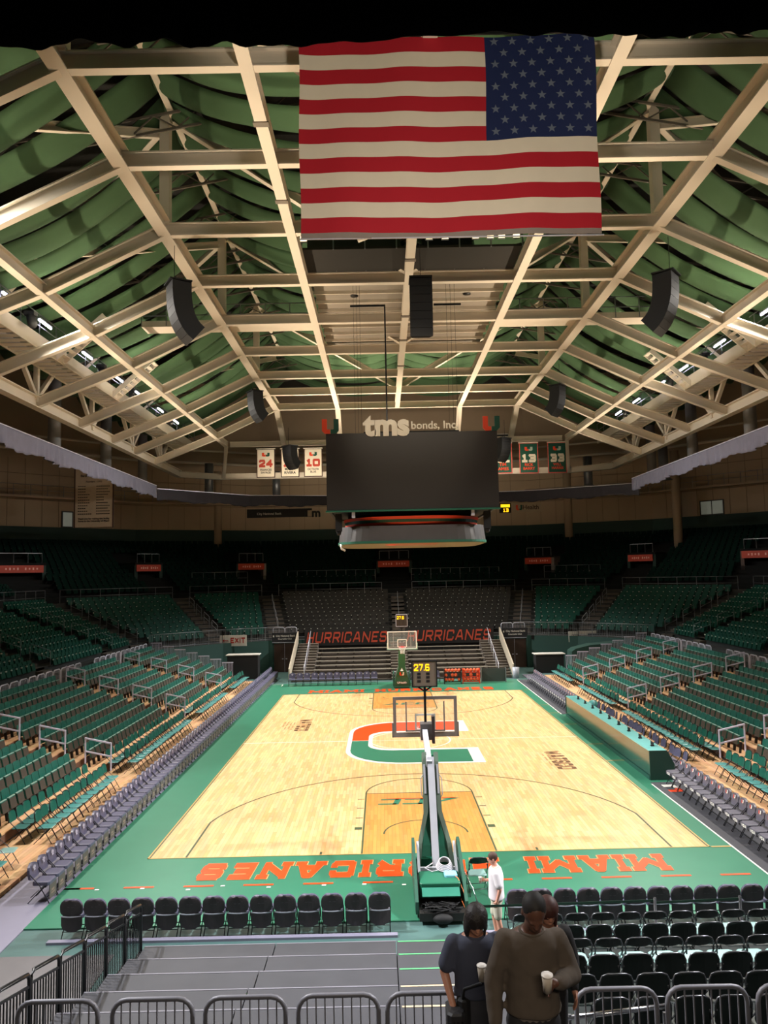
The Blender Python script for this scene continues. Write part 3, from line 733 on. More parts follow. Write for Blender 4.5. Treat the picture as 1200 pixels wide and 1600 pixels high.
# -- near platform and its folding chairs
for k in range(7):
    y0 = -19.87-1.05*k; z = .25*(k+1)
    for (xa, xb, nm) in ((-6.0, -3.4, 'left'), (-3.38, -1.0, 'middle')):
        b = MB(); b.box(xa, y0-1.05, -.03, xb, y0, z); o = b.build('stage_platform', STAGE); tag(o, '%s dark stage platform up from the court in the %s column' % (nth(k+1), nm), 'platform', 'dark stage platforms')
        MB().box(xa, y0-.03, z, xb, y0, z+.006).build('edge_trim', mat('edge_trim', '#77757C', .5), o)
        if nm == 'left': MB().box(xa-.012, y0-1.03, z-.3, xa, y0-.02, z-.02).build('clear_side', mat('clear_side', '#9A98A2', .3), o)
    b = MB(); b.box(.9, y0-1.05, -.03, 9.4, y0, z); o = b.build('seating_platform', mat('seating_platform', '#1E2422', .6)); tag(o, '%s dark seating platform up from the court under the black folding chairs' % nth(k+1), 'platform', 'seating platforms')
    b = MB(); b.box(-.98, y0-1.05, -.03, .88, y0, z); b.mi = 1; b.box(-.96, y0-.06, z, .86, y0-.02, z+.006)
    b.mi = 0; b.box(-.98, y0-.55, z, .88, y0-.53, z+.002)
    o = b.build('aisle_platform', [STAGE, mat('tape_green' if k < 3 else 'tape_cream', '#58B070' if k < 3 else '#C8B490', .5)]); tag(o, '%s dark aisle step up from the court with a taped edge' % nth(k+1), 'step', 'taped aisle steps')
DKS = mat('chair_back_seat_shade', '#1C2422', .32); SHB = mat('chair_frame_gloss', '#6A6C70', .25, .7)
PA = Placer(folding_chair('folding_chair', 'x', mat('seat_pale_teal', '#8CB0AA', .35), [DKS], SHB, zb=.73)); PB = Placer(folding_chair('folding_chair', 'x', DKS, [DKS], SHB, zb=.50))
for k in range(6):
    P = PA if k in (0, 2) else PB  # PB rows: shade on the seats put into a black seat colour
    y0 = -20.0-1.05*k; z = .25*(k+1)
    for (dy, nm) in ((-.60, 'row'),):
        for i in range(17 if k < 3 else 14):
            x = 1.5+.49*i+(.05 if k % 2 else -.08)
            if not inview((x, y0+dy, z+.8), 60): continue
            P((x, y0+dy, z), 0, '%s black folding chair from the aisle on the %s seating platform' % (nth(i+1), nth(k+1)), 'black folding chairs on the near right platforms')
PA((.98, -16.95, .0), 0.06, 'single dark green folding chair beside the basket support and the man in white')
PA((-11.1, -15.0, .10), -PI/2+.15, 'single black folding chair at the end of the left courtside deck')
# -- green courtside folding chairs, two rows on each side
ch = folding_chair('folding_chair', 'x', SEATT, [FOLDG], METB)
P = Placer(ch)
SEG = [(-18.2, -15.6), (-13.3, -7.2), (-5.5, 3.6), (5.3, 12.5), (14.2, 19.6)]
rr = random.Random(5)
for s, sn in ((-1, 'left'), (1, 'right')):
    for r_, (x, z, rn) in enumerate(((10.93, .10, 'front'), (11.68, .10, 'rear'))):
        c = 0
        for (ya, yb) in SEG:
            n = int((yb-ya)/.49)
            for i in range(n):
                y = ya+.25+.49*i
                if s > 0 and y < -14.5: continue
                c += 1
                if not inview((s*x, y, z+.8), 30): continue
                P((s*x+rr.uniform(-.03, .03), y, z), -s*-PI/2+(rr.uniform(-.05, .05)) if s > 0 else -PI/2+rr.uniform(-.05, .05),
                  '%s green folding chair from the near end of the %s courtside %s row' % (nth(c), sn, rn), 'green courtside folding chairs')
# -- flip-up stadium seats (local +y is the way the sitter looks)
def stadium_seat(name):
    t = root(name, (0, 0, 0), 'x', 'seat')
    b = MB(); panel(b, .465, .40, .86, -.20, -.29, .025, .06, .025, 5); b.build('backrest', SEATG, t)
    b = MB(); b.mi = 0; b.obox((0, -.055, .49), (.2, 0, 0), (0, .022, 0), (0, -.04, .15)); b.mi = 1; b.obox((0, -.022, .46), (.19, 0, 0), (0, .012, .0), (0, -.035, .15)); b.mi = 2; b.obox((0, -.09, .647), (.2, 0, 0), (0, .03, 0), (0, 0, .008)); b.build('seat', [SEATG, SEATD, mat('seat_edge_highlight', '#8FA89A', .3)], t)  # pale strip paints the highlight along the folded seat's top edge
    for s in (-1, 1): MB().bar((s*.232, -.06, 0), (s*.232, -.12, .42), .025, .09, (0, 1, 0)).build('leg', METB, t)
    return t
def seat_low(b, X, far=False):
    b.X = X
    b.mi = 0; b.obox((0, -.24, .63), (.225, 0, 0), (0, .014, 0), (0, -.045, .23)); b.obox((0, -.055, .49), (.2, 0, 0), (0, .022, 0), (0, -.04, .15))
    if not far:
        b.mi = 1; b.obox((0, -.022, .46), (.19, 0, 0), (0, .012, .0), (0, -.035, .15)); b.mi = 2; b.obox((0, -.09, .647), (.2, 0, 0), (0, .03, 0), (0, 0, .008))
        b.mi = 3; b.obox((-.24, -.09, .2), (.015, 0, 0), (0, .045, 0), (0, 0, .2))
    b.X = None
secs = [(-23.5, -18.2, 'near end'), (-16.9, -7.0, 'near'), (-5.8, 3.85, 'middle'), (5.0, 12.75, 'far middle'), (13.9, 20.3, 'far')]
cand = []
for s, sn in ((-1, 'left'), (1, 'right')):
    for k in range(7):
        x = low_x(k)+.40; z = .45+.25*k
        for (ya, yb, nm) in secs:
            n = int((yb-ya)/.505); pad = ((yb-ya)-n*.505)/2
            for i in range(n):
                y = ya+pad+.505*(i+.5); q = proj((s*x, y, z+.6))
                vis = q is not None and -25 < q[0] < 1225 and -20 < q[1] < 1620
                if vis: cand.append((q[2], s, sn, k, x, y, z, nm, i+1))
cand.sort()
st = stadium_seat('stadium_seat'); P = Placer(st)
stuff = MB()
for j, (d, s, sn, k, x, y, z, nm, i) in enumerate(cand):
    rz = (-PI/2 if s < 0 else PI/2)
    if j < 300: P((s*x, y, z), rz, '%s seat from near end, %s row, %s section, %s lower stand' % (nth(i), nth(k+1), nm, sn), 'green flip-up seats of the lower side stands')
    else: seat_low(stuff, Matrix.Translation((s*x, y, z)) @ Matrix.Rotation(rz, 4, 'Z'))
o = stuff.build('stadium_seat_rows', [SEATG, SEATD, mat('seat_edge_highlight', '#8FA89A', .3), METB]); tag(o, 'remaining rows of green flip-up seats further along both lower side stands', 'seats', kind='stuff')
# fixed bowl seats
PADK = mat('seat_black', '#191715', .4, var=.15)
SHINE = mat('seat_armcap', '#D8D8CE', .3)
black = []; up = MB(); upp = MB()
def along(t, z, fn, pitch=.53):
    A = offs(t)
    for i in range(len(A)-1):
        d = A[i+1]-A[i]; L = d.length; d = d/L; n = int(L/pitch)
        rz = math.atan2(d.y, d.x)+PI    # sitter looks inward
        for j in range(n):
            p = A[i]+d*((j+.5)*L/n)
            if p.y < -8: continue
            if in_aisle(p): continue
            if not inview((p.x, p.y, z+.5), 20): continue
            fn(i, p, z, rz)
def put(i, p, z, rz, k):
    if i == 3: black.append((k, p.x, p.y, z, rz)); return
    X = Matrix.Translation((p.x, p.y, z)) @ Matrix.Rotation(rz, 4, 'Z'); up.X = X
    up.mi = 0; up.obox((0, -.2, .60), (.225, 0, 0), (0, .02, 0), (0, -.05, .24)); up.obox((0, -.03, .5), (.2, 0, 0), (0, .03, 0), (0, -.05, .19))
    up.mi = 1; up.obox((.25, 0, .62), (.03, 0, 0), (0, .035, 0), (0, 0, .03)); up.X = None
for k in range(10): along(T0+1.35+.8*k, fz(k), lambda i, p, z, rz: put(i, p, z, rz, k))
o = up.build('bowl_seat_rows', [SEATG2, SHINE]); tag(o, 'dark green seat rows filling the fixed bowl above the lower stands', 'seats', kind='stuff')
# black seats of the end section
b = MB(); b.mi = 0; panel(b, .46, .40, .86, -.17, -.27, .03, .06, .02, 4); b.obox((0, -.03, .5), (.2, 0, 0), (0, .03, 0), (0, -.05, .19)); b.mi = 1; b.obox((.25, 0, .62), (.028, 0, 0), (0, .035, 0), (0, 0, .028))
bs = b.build('arena_seat', [PADK, SHINE]); tag(bs, 'x', 'seat')
rows = {}
for q in black: rows.setdefault(q[0], []).append(q)
cnt = 0; rest = MB(); first = True
for k in sorted(rows):
    R = sorted(rows[k], key=lambda q: q[1])
    for side, sel in (('left', [q for q in R if q[1] < .2][::-1]), ('right', [q for q in R if q[1] >= .2])):
        for n_, (kk, x, y, z, rz) in enumerate(sel):
            if cnt < 300:
                o = bs if first else bs.copy()
                if not first: COL.objects.link(o)
                first = False; cnt += 1
                o.location = (x, y, z); o.rotation_euler = (0, 0, rz)
                tag(o, '%s black seat %s of centre aisle, %s row of far end section' % (nth(n_+1), side, nth(k+1)), 'seat', 'black seats of the far end section')
            else:
                rest.X = Matrix.Translation((x, y, z)) @ Matrix.Rotation(rz, 4, 'Z'); rest.mi = 0
                rest.obox((0, -.2, .60), (.225, 0, 0), (0, .02, 0), (0, -.05, .24)); rest.obox((0, -.03, .5), (.2, 0, 0), (0, .03, 0), (0, -.05, .19)); rest.mi = 1; rest.obox((.25, 0, .62), (.028, 0, 0), (0, .035, 0), (0, 0, .028)); rest.X = None
if rest.v:
    o = rest.build('arena_seat_rows', [PADK, SHINE]); tag(o, 'upper rows of black seats in the far end section', 'seats', kind='stuff')
# portals of the upper bowl: (x, y) on the bowl, local direction
def seg_pt(t, i, f):
    A = offs(t); return A[i]+(A[i+1]-A[i])*f, (A[i+1]-A[i]).normalized()
def ray_hit(u, t):         # where a picture column meets the bowl ring at offset t (used once to set the portals out)
    A = offs(t); th = (u-600)/1201.06
    best = None
    for i in range(len(A)-1):
        for f in [k/200 for k in range(201)]:
            p = A[i]+(A[i+1]-A[i])*f; q = proj((p.x, p.y, 8))
            if q and (best is None or abs(q[0]-u) < best[0]): best = (abs(q[0]-u), p, (A[i+1]-A[i]).normalized(), i)
    return best[1], best[2]
PORT = [(33, 3.4, 'O', 'leftmost'), (232, 2.2, 'R', 'second from left'), (393, 2.4, 'W', 'third from left'), (616, 2.9, 'C', 'centre'), (842, 2.4, 'W', 'third from right'), (1002, 2.2, 'R', 'second from right'), (1192, 3.0, 'O', 'rightmost')]
PC = []
for (u, w, kd, nm) in PORT:
    p, d = ray_hit(u, 5.0); PC.append((p, d, w))
    n = Vector((-d.y, d.x)); c = p
    t = root('tunnel_portal', (c.x, c.y, 5.9), '%s concourse portal with a red header sign in the dark upper stands' % nm, 'portal'); O = t.location
    def B(a, e, z0, z1, y0=0, y1=1.0):
        b = MB(); m = c+d*((a+e)/2)+n*((y0+y1)/2); b.obox((m.x, m.y, (z0+z1)/2), (d.x*(e-a)/2, d.y*(e-a)/2, 0), (n.x*(y1-y0)/2, n.y*(y1-y0)/2, 0), (0, 0, (z1-z0)/2)); return b
    B(-w/2-.3, -w/2, 5.9, 9.1, 0, 5.0).build('side_wall', BRN if kd == 'O' else WALLG, t, O); B(w/2, w/2+.3, 5.9, 9.1, 0, 5.0).build('side_wall', WALLG if kd != 'W' else mat('portal_grey', '#8A8580', .7), t, O)
    B(-w/2-.3, w/2+.3, 8.95, 9.15, -.1, 5.0).build('lintel', CONCU, t, O)
    hd = B(-w/2-.15, w/2+.05, 8.35, 8.95, -.14, -.05).build('header_sign', SIGNR, t, O)
    g = MB()
    for k in range(9):
        if k != 4:
            m = c+d*(-w*.36+w*.09*k)-n*.145; g.obox((m.x, m.y, 8.66), (d.x*.06, d.y*.06, 0), (n.x*.004, n.y*.004, 0), (0, 0, .1 if k % 2 else .07))
    g.build('sign_lettering', mat('sign_letter_pale', '#E8B0A0', .6), hd, O)
    B(-w/2, w/2, 5.9, 8.4, 4.2, 4.3).build('back_wall', {'O': mat('portal_orange', '#A85A34', .7), 'R': WALLG, 'C': BRN, 'W': BRN}[kd], t, O)
    if kd == 'W':
        s = 1
        b = MB(); m = c+d*(w*.18)+n*4.1; b.obox((m.x, m.y, 7.2), (d.x*.28, d.y*.28, 0), (n.x*.03, n.y*.03, 0), (0, 0, 1.05)); b.build('lit_doorway', mat('doorway_white_glow', '#F0EEF2', .5, emit='#E8E4F0', estr=.8), t, O)  # bright opening drawn as a white panel with its own glow
    # guard rail above the opening
    b = MB()
    for k in range(4):
        m = c+d*(-w/2+w*k/3)+n*.1; b.bar((m.x, m.y, 9.1), (m.x, m.y, 9.95), .04, .04)
    a = c+d*(-w/2)+n*.1; e = c+d*(w/2)+n*.1; b.bar((a.x, a.y, 9.95), (e.x, e.y, 9.95), .04, .04); b.build('guard_rail', METG, t, O)
def in_portal(p):
    for c, d, w in PC:
        v = p-c; 
        if abs(v.dot(d)) < w/2+.45 and -5.5 < v.dot(Vector((-d.y, d.x))) < 4.9: return True
    return False
upb = MB()
def put2(i, p, z, rz):
    if in_portal(p): return
    if any((p-Vector(c)).length < .75 for c in ((-18.6, 46.2), (18.9, 46.1), (27.4, 37.9))): return
    upb.X = Matrix.Translation((p.x, p.y, z)) @ Matrix.Rotation(rz, 4, 'Z'); upb.mi = 0
    upb.obox((0, -.2, .60), (.225, 0, 0), (0, .02, 0), (0, -.05, .24)); upb.obox((0, -.03, .5), (.2, 0, 0), (0, .03, 0), (0, -.05, .19)); upb.mi = 1; upb.obox((.25, 0, .62), (.026, 0, 0), (0, .03, 0), (0, 0, .026)); upb.X = None
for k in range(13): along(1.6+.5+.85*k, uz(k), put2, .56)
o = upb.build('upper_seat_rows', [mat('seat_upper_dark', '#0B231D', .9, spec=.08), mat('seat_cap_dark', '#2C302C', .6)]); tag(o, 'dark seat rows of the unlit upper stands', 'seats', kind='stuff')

# =================================================================== RAILINGS
def rail_run(name, pts, h, label, cat='railing', posts=1.2, mid=True, m=METG, bars=0, group=None, r=.025):
    """free-standing rail along floor points"""
    p0 = Vector(pts[0]); t = root(name, tuple(p0), label, cat, group); O = t.location
    b = MB(); b.tube([(p[0], p[1], p[2]+h) for p in pts], r, 6); b.build('top_rail', m, t, O)
    if mid: b = MB(); b.tube([(p[0], p[1], p[2]+(h*.5 if not bars else .1)) for p in pts], r*.8, 6); b.build('mid_rail', m, t, O)
    for a, c in zip(pts[:-1], pts[1:]):
        a = Vector(a); c = Vector(c); n = max(1, round((c-a).length/posts))
        for i in range(n+1):
            p = a+(c-a)*i/n; MB().bar(p, p+Vector((0, 0, h)), .04, .04).build('post', m, t, O)
        if bars:
            b = MB(); nb = int((c-a).length/bars)
            for i in range(1, nb): p = a+(c-a)*i/nb; b.bar(p+Vector((0, 0, .1)), p+Vector((0, 0, h)), .015, .015)
            b.build('baluster_panel', m, t, O)
    return t
WRAIL = mat('rail_white', '#D4D0E4', .35, .1, var=.05)
b = None
# handrails in the lower stand aisles
t = root('aisle_handrail', (0, 0, 0), 'x', 'handrail')
MB().bar((0, -.50, 1.0), (0, .50, 1.22), .07, .05).build('top_rail', WRAIL, t); MB().bar((0, -.50, .52), (0, .50, .74), .05, .05).build('mid_rail', WRAIL, t)
MB().bar((0, -.48, 0), (0, -.48, 1.0), .045, .045).build('post', WRAIL, t); MB().bar((0, .48, .2), (0, .48, 1.2), .045, .045).build('post', WRAIL, t)
P = Placer(t)
an = {-17.55: 'nearest', -6.4: 'near', 4.4: 'middle', 13.3: 'far'}
for s, sn in ((-1, 'left'), (1, 'right')):
    for y in (-17.55, -6.4, 4.4, 13.3):
        for k in range(4):
            x = 11.9+1.72*k; z = .45+.5*k
            if y < -15 and k < 2: pass
            rz = PI/2 if s < 0 else -PI/2
            if not inview((s*x, y, z+1), 30): continue
            P((s*(x), y, z), rz, '%s white handrail up the %s aisle of the %s lower stand' % (nth(k+1), an[y], sn), 'white aisle handrails of the lower stands')
# end guards: seven stepped panels per side
t = root('end_guard', (0, 0, 0), 'x', 'guard rail')
MB().bar((0, 0, 1.03), (.80, 0, 1.03), .05, .07).build('top_rail', WRAIL, t); MB().bar((0, 0, .12), (.80, 0, .12), .03, .03).build('bottom_rail', WRAIL, t)
for i in range(8): MB().bar((.03+.105*i, 0, .0 if i in (0, 7) else .12), (.03+.105*i, 0, 1.03), .022, .022).build('baluster', WRAIL, t)
P = Placer(t)
for s, sn in ((-1, 'left'), (1, 'right')):
    for k in range(7):
        x = 12.03+.86*k
        P((s*x if s > 0 else -x-.8, 20.42, .45+.25*k), 0, '%s stepped white guard panel up the far end of the %s lower stand' % (nth(k+1), sn), 'stepped guard panels')
# hooped barricades behind the lower stands and in the foreground
def barricade(name, w, h, m, bars=7, r=.025):
    t = root(name, (0, 0, 0), 'x', 'barricade'); c = .16; pts = [(-w/2, 0, 0), (-w/2, 0, h-c)]
    pts += [(-w/2+c-c*math.cos(a), 0, h-c+c*math.sin(a)) for a in (.4, .8, 1.2)]+[(-w/2+c, 0, h), (w/2-c, 0, h)]
    pts += [(w/2-c+c*math.sin(a), 0, h-c+c*math.cos(a)) for a in (.4, .8, 1.2)]+[(w/2, 0, h-c), (w/2, 0, 0)]
    MB().tube(pts, r, 8).build('frame', m, t); MB().bar((-w/2, 0, .25), (w/2, 0, .25), .035, .035).build('lower_rail', m, t)
    for i in range(bars): x = -w/2+w*(i+1)/(bars+1); MB().bar((x, 0, .25), (x, 0, h-.01), .014, .014).build('bar', m, t)
    for s in (-1, 1): MB().bar((s*w/2, -.2, .015), (s*w/2, .2, .015), .04, .03).build('foot', m, t)
    return t
P = Placer(barricade('crowd_barricade', .80, 1.08, METL, 7, .03))
for s, sn in ((-1, 'left'), (1, 'right')):
    c = 0
    for (ya, yb) in ((-7.2, 8.0), (9.4, 19.6)):
        n = int((yb-ya)/.92)
        for i in range(n):
            y = ya+.46+.92*i; c += 1
            if not inview((s*18.0, y, 2.8), 20): continue
            P((s*17.98, y, 1.95), PI/2, '%s silver hooped barricade along the back of the %s lower stand' % (nth(c), sn), 'hooped barricades behind the lower stands')
P = Placer(barricade('crowd_barricade', .88, 1.1, mat('steel_dark', '#77767C', .5, .2), 8, .028))
xs = [-5.9+1.0*i for i in range(5)]
for i, x in enumerate((-4.78, -3.74, -2.72, -1.70, -.72)): P((x, -27.0, 1.83), 0, '%s dark grey hooped barricade from the left along the bottom foreground' % nth(i+1), 'foreground barricades')
for i, x in enumerate((1.36, 2.36, 3.36)): P((x, -27.0, 1.83), 0, '%s dark grey hooped barricade right of the man in the sweater' % nth(i+1), 'foreground barricades')
b = MB(); b.box(-9.4, -27.24, 1.6, 9.4, -26.9, 1.83); struct(b, 'barricade_kerb', CONC)
# rails of the fixed bowl aisles
t = root('aisle_handrail', (0, 0, 0), 'x', 'handrail')
MB().tube([(0, -.55, .0), (0, -.55, .85), (0, -.50, .92), (0, .50, 1.28), (0, .56, 1.2), (0, .56, .35)], .022, 6).build('frame', METG, t); MB().tube([(0, -.55, .5), (0, .56, .88)], .018, 6).build('mid_rail', METG, t)
P = Placer(t)
for j, (a0, a1, w) in enumerate(AIS):
    d = a1-a0; L = d.length; d = d/L; sc = 8.8/1.0
    nm = ['first corner', 'second corner', 'left end', 'right end', 'right second corner', 'right first corner', 'centre', 'near left', 'middle left', 'far left', 'near right', 'middle right', 'far right'][j]
    for n_, k in enumerate((1, 3, 5, 7)):
        f = (.8*k+.8)/8.8; p = a0+(a1-a0)*f
        if not inview((p.x, p.y, fz(k)+1), 10): continue
        P((p.x, p.y, fz(k)), math.atan2(d.y, d.x)-PI/2, '%s grey handrail up the %s aisle of the fixed bowl' % (nth(n_+1), nm), 'grey aisle handrails of the fixed bowl')
A = offs(T0+.1); names = ['left side', 'left corner', 'left end corner', 'far end', 'right end corner', 'right corner', 'right side']
for i in (1, 2, 4, 5): rail_run('bowl_front_railing', [(A[i].x, A[i].y, 2.5), (A[i+1].x, A[i+1].y, 2.5)], 1.05, 'grey railing along the front edge of the bowl at the %s' % names[i], m=METG, bars=.14, posts=1.25)
A = offs(.12)
for i in range(7):
    a = A[i]; c = A[i+1]
    if i == 0: a = Vector((a.x, 0))
    if i == 6: c = Vector((c.x, 0))
    if i == 3:
        for (x0, x1, q) in ((a.x+.8, -1.2, 'left'), (1.6, c.x-.8, 'right')):
            rail_run('walkway_railing', [(x0, a.y, 5.85), (x1, a.y, 5.85)], 1.05, 'dim railing along the upper walkway at the far end, %s half' % q, m=METG, posts=1.6, mid=True)
    else:
        d = (c-a).normalized()*.8
        rail_run('walkway_railing', [(a.x+d.x, a.y+d.y, 5.85), (c.x-d.x, c.y-d.y, 5.85)], 1.05, 'dim railing along the upper walkway at the %s' % names[i], m=METG, posts=1.6)
A = offs(3.9)
for i, (f0, f1) in {2: (.25, .8), 4: (.2, .75), 3: (.08, .42)}.items():
    a = A[i]+(A[i+1]-A[i])*f0; c = A[i]+(A[i+1]-A[i])*f1
    rail_run('upper_row_railing', [(a.x, a.y, uz(2)), (c.x, c.y, uz(2))], 1.15, 'row of dim hooped rails in the upper stand at the %s' % names[i], m=METG, posts=1.0)
a = A[3]+(A[4]-A[3])*.56; c = A[3]+(A[4]-A[3])*.9
rail_run('upper_row_railing', [(a.x, a.y, uz(2)), (c.x, c.y, uz(2))], 1.15, 'row of dim hooped rails right of the centre portal at the far end', m=METG, posts=1.0)
# =================================================================== FAR END
RISB = mat('riser_brown', '#3E362E', .8, var=.12); BENCH = mat('bench_tan', '#9A9184', .5, var=.06)
for s, x0, x1, n in ((-1, -6.3, -.62, 'left'), (1, .72, 6.5, 'right')):
    b = MB()
    for k in range(7): b.box(x0, 20.6+.8*k, 0, x1, 20.6+.8*(k+1), .235*k+.02)
    struct(b, 'end_stand_risers', RISB)
    for k in range(7):
        t = root('bleacher_bench', ((x0+x1)/2, 20.75+.8*k, .235*k+.02), '%s tan bench row up in the %s half of the far end bleacher' % (nth(k+1), n), 'bench', 'bleacher benches at the far end'); O = t.location
        MB().box(x0, O.y-.13, O.z+.40, x1, O.y+.13, O.z+.45).build('seat', BENCH, t, O)
        for i in range(5): x = x0+.3+(x1-x0-.6)*i/4; MB().box(x-.03, O.y-.05, O.z, x+.03, O.y+.05, O.z+.40).build('leg', RISB, t, O)
for (x0, x1, n) in ((-.60, .70, 'centre'), (-7.85, -6.32, 'left'), (6.52, 8.1, 'right')):
    b = MB()
    for k in range(14):
        b.mi = 0; b.box(x0, 20.5+.41*k, 0, x1, 20.5+.41*(k+1), .16*(k+1)); b.mi = 1; b.box(x0, 20.49+.41*k, .16*(k+1), x1, 20.56+.41*k, .16*(k+1)+.006)
    struct(b, 'end_stairs', [CONCL, mat('nosing_light', '#B8AE9C', .6)])
for (x, n) in ((-7.98, 'left'), (8.2, 'right')):
    b = MB(); b.prism([(x-.05, 20.3, .1), (x-.05, 26.4, 2.3), (x-.05, 26.4, 3.2), (x-.05, 20.3, .95)], (.1, 0, 0)); o = b.build('stair_parapet', mat('parapet_tan', '#A89C88', .7)); tag(o, 'tan sloping parapet beside the %s stairs of the far end bleacher' % n, 'parapet')
for (x, n) in ((-6.95, 'left'), (7.2, 'right')):
    t = root('stair_handrail', (x, 20.6, 0), 'chrome handrail up the middle of the %s far end stairs' % n, 'handrail'); O = t.location
    for k in range(5): y = 20.8+1.2*k; z = .16*((y-20.5)/.41); MB().tube([(x, y, z), (x, y, z+.9), (x, y+.95, z+1.25), (x, y+.95, z+.4)], .025, 6).build('rail_section', METL, t, O)
HUR = mat('hurricanes_orange', '#B8442C', .7)
for (x0, x1, n) in ((-7.45, -.62, 'left'), (.62, 7.72, 'right')):
    t = root('fence_banner', ((x0+x1)/2, 26.45, 2.05), 'black banner with orange italic HURRICANES lettering, %s of the far basket' % n, 'banner'); O = t.location
    MB().box(x0, 26.44, 2.02, x1, 26.48, 3.3).build('cloth', BLKW, t, O)
    b = MB(); lettering(b, 'HURRICANES', x1-x0-.3, .86, (x0+.12, 26.43, 2.22), (1, 0, 0), (0, 0, 1), t=.17, shear=.28, gap=.26, depth=.004); b.build('lettering', HUR, t, O)
    b = MB(); b.box(x0, 26.6, 0, x1, 26.66, 2.02); struct(b, 'wall_end_skirt', BLKW)
for (x0, x1, n) in ((-10.05, -8.1, 'left'), (8.4, 10.35, 'right')):
    t = root('club_door', ((x0+x1)/2, 26.5, -.03), 'brown double door under the club sign %s of the far bleacher' % n, 'door'); O = t.location
    xm = (x0+x1)/2
    for a, e in ((x0+.05, xm-.01), (xm+.01, x1-.05)):
        d = MB().box(a, 26.5, 0, e, 26.56, 2.25).build('door_leaf', BRN, t, O); MB().box((e-.2 if a < xm-.5 else a+.08), 26.44, 1.0, (e-.08 if a < xm-.5 else a+.2), 26.5, 1.06).build('handle', METL, d, O)
    MB().box(xm-.012, 26.49, 0, xm+.012, 26.5, 2.25).build('centre_strip', METL, t, O)
    g = root('club_sign', ((x0+x1)/2, 26.4, 2.35), 'black sign reading City National Bank Courtside Club over the %s door' % n, 'sign'); O = g.location
    MB().box(x0-.02, 26.36, 2.36, x1+.08, 26.42, 3.12).build('board', mat('sign_charcoal', '#1E1E22', .6), g, O); MB().box(x0-.02, 26.34, 2.32, x1+.08, 26.42, 2.36).build('light_edge', METL, g, O)
    text_obj('lettering', 'City National Bank', .2, (xm+.1, 26.355, 2.86), (1, 0, 0), (0, 0, 1), PAPW, g, .004, .002, fitw=1.55, off=O)
    text_obj('lettering', 'Courtside Club', .2, (xm+.05, 26.355, 2.62), (1, 0, 0), (0, 0, 1), PAPW, g, .004, .002, fitw=1.1, off=O)
    MB().obox((x0+.12, 26.355, 2.84), (.05, 0, 0), (0, .003, 0), (0, 0, .07)).build('emblem', PAPW, g, O)
    P2 = barricade('crowd_barricade', .93, 1.0, METL, 9, .03); P2['label'] = 'silver hooped barricade above the club sign %s, left of the pair' % n; P2['group'] = 'barricades over the club doors'; P2.location = (x0+.47, 26.9, 2.5)
    register(P2); dup(P2, (x0+1.45, 26.9, 2.5), 0, 'silver hooped barricade above the club sign %s, right of the pair' % n)
    for sgn in (-1,): 
        b = MB(); b.box(min(x0, x0-.35), 26.3, -.03, max(x0, x0-.35), 26.7, 2.5); b.box(x1, 26.3, -.03, x1+.35, 26.7, 2.5); struct(b, 'door_jamb_wall', WALLG2)
# ball racks
for (x0, m, fr, rows, n) in ((3.0, METB, 'dark', (5, 3, 4), 'left'), (4.28, ORA2, 'orange', (5, 3, 5), 'right')):
    t = root('ball_rack', (x0+.58, 17.9, 0), '%s framed basketball rack, %s of the two at the far baseline' % (fr, n), 'rack'); O = t.location
    for dx in (0, 1.16):
        MB().box(x0+dx-.02, 17.72, 0, x0+dx+.02, 18.08, 1.0).build('side_frame', m, t, O)
    for z in (.13, .44, .76):
        b = MB(); b.box(x0, 17.76, z-.02, x0+1.16, 17.79, z+.01); b.box(x0, 18.01, z-.02, x0+1.16, 18.04, z+.01); b.build('shelf_rail', m, t, O)
    for r_, (z, c) in enumerate(zip((.76, .44, .13), rows)):
        sl = {5: [0, 1, 2, 3, 4], 3: ([0, 2, 3] if n == 'left' else [0, 2, 4]), 4: [0, 1, 2, 4]}[c]
        for q, i in enumerate(sl):
            o = MB().ell((0, 0, 0), .12, .12, .12, 14, 10).build('basketball', BALL); o.location = (x0+.12+.23*i, 17.9, z+.14)
            tag(o, '%s basketball from the left on the %s shelf of the %s rack' % (nth(q+1), ('top', 'middle', 'bottom')[r_], fr), 'ball', 'basketballs on the racks')
t = root('side_board', (6.3, 18.2, 0), 'dark low board standing right of the orange ball rack', 'board'); O = t.location
MB().box(5.6, 18.18, .05, 7.3, 18.22, .95).build('panel', mat('board_dark', '#3A3E3C', .5), t, O)
for x in (5.6, 7.3): MB().box(x-.03, 18.1, 0, x+.03, 18.3, 1.0).build('post', METG, t, O)
b = MB().tube([(8.35, 20.2, -.03), (8.35, 20.2, .75)], [.2, .26], 16); o = b.build('trash_bin', mat('bin_grey', '#A8AAB4', .4)); tag(o, 'light grey tapered trash bin at the foot of the right far stairs', 'bin')
# tunnels, counters and boards at the far corners
for s, x0, x1, n, zt in ((-1, -12.9, -10.6, 'left', 1.75), (1, 10.3, 12.4, 'right', 1.35)):
    t = root('draped_counter', ((x0+x1)/2, 23, -.03), 'black draped counter with a white top in the %s far corner' % n, 'counter'); O = t.location
    MB().box(x0, 22.6, -.03, x1, 23.6, zt).build('drape', BLKW, t, O); MB().box(x0-.1, 22.5, zt, x1+.1, 23.6, zt+.06).build('top', PAPW, t, O)
    b = MB(); b.box(min(s*10.7, s*17.4), 26.2, 2.2, max(s*10.7, s*17.4), 26.26, 2.5); struct(b, 'tunnel_lintel', CONCU)
t = root('exit_sign', (-12.95, 25.0, 2.2), 'white board with red arrow and EXIT lettering hung at the left far corner', 'sign'); O = t.location
MB().box(-13.95, 25.0, 2.25, -11.85, 25.06, 3.1).build('board', PAPW, t, O)
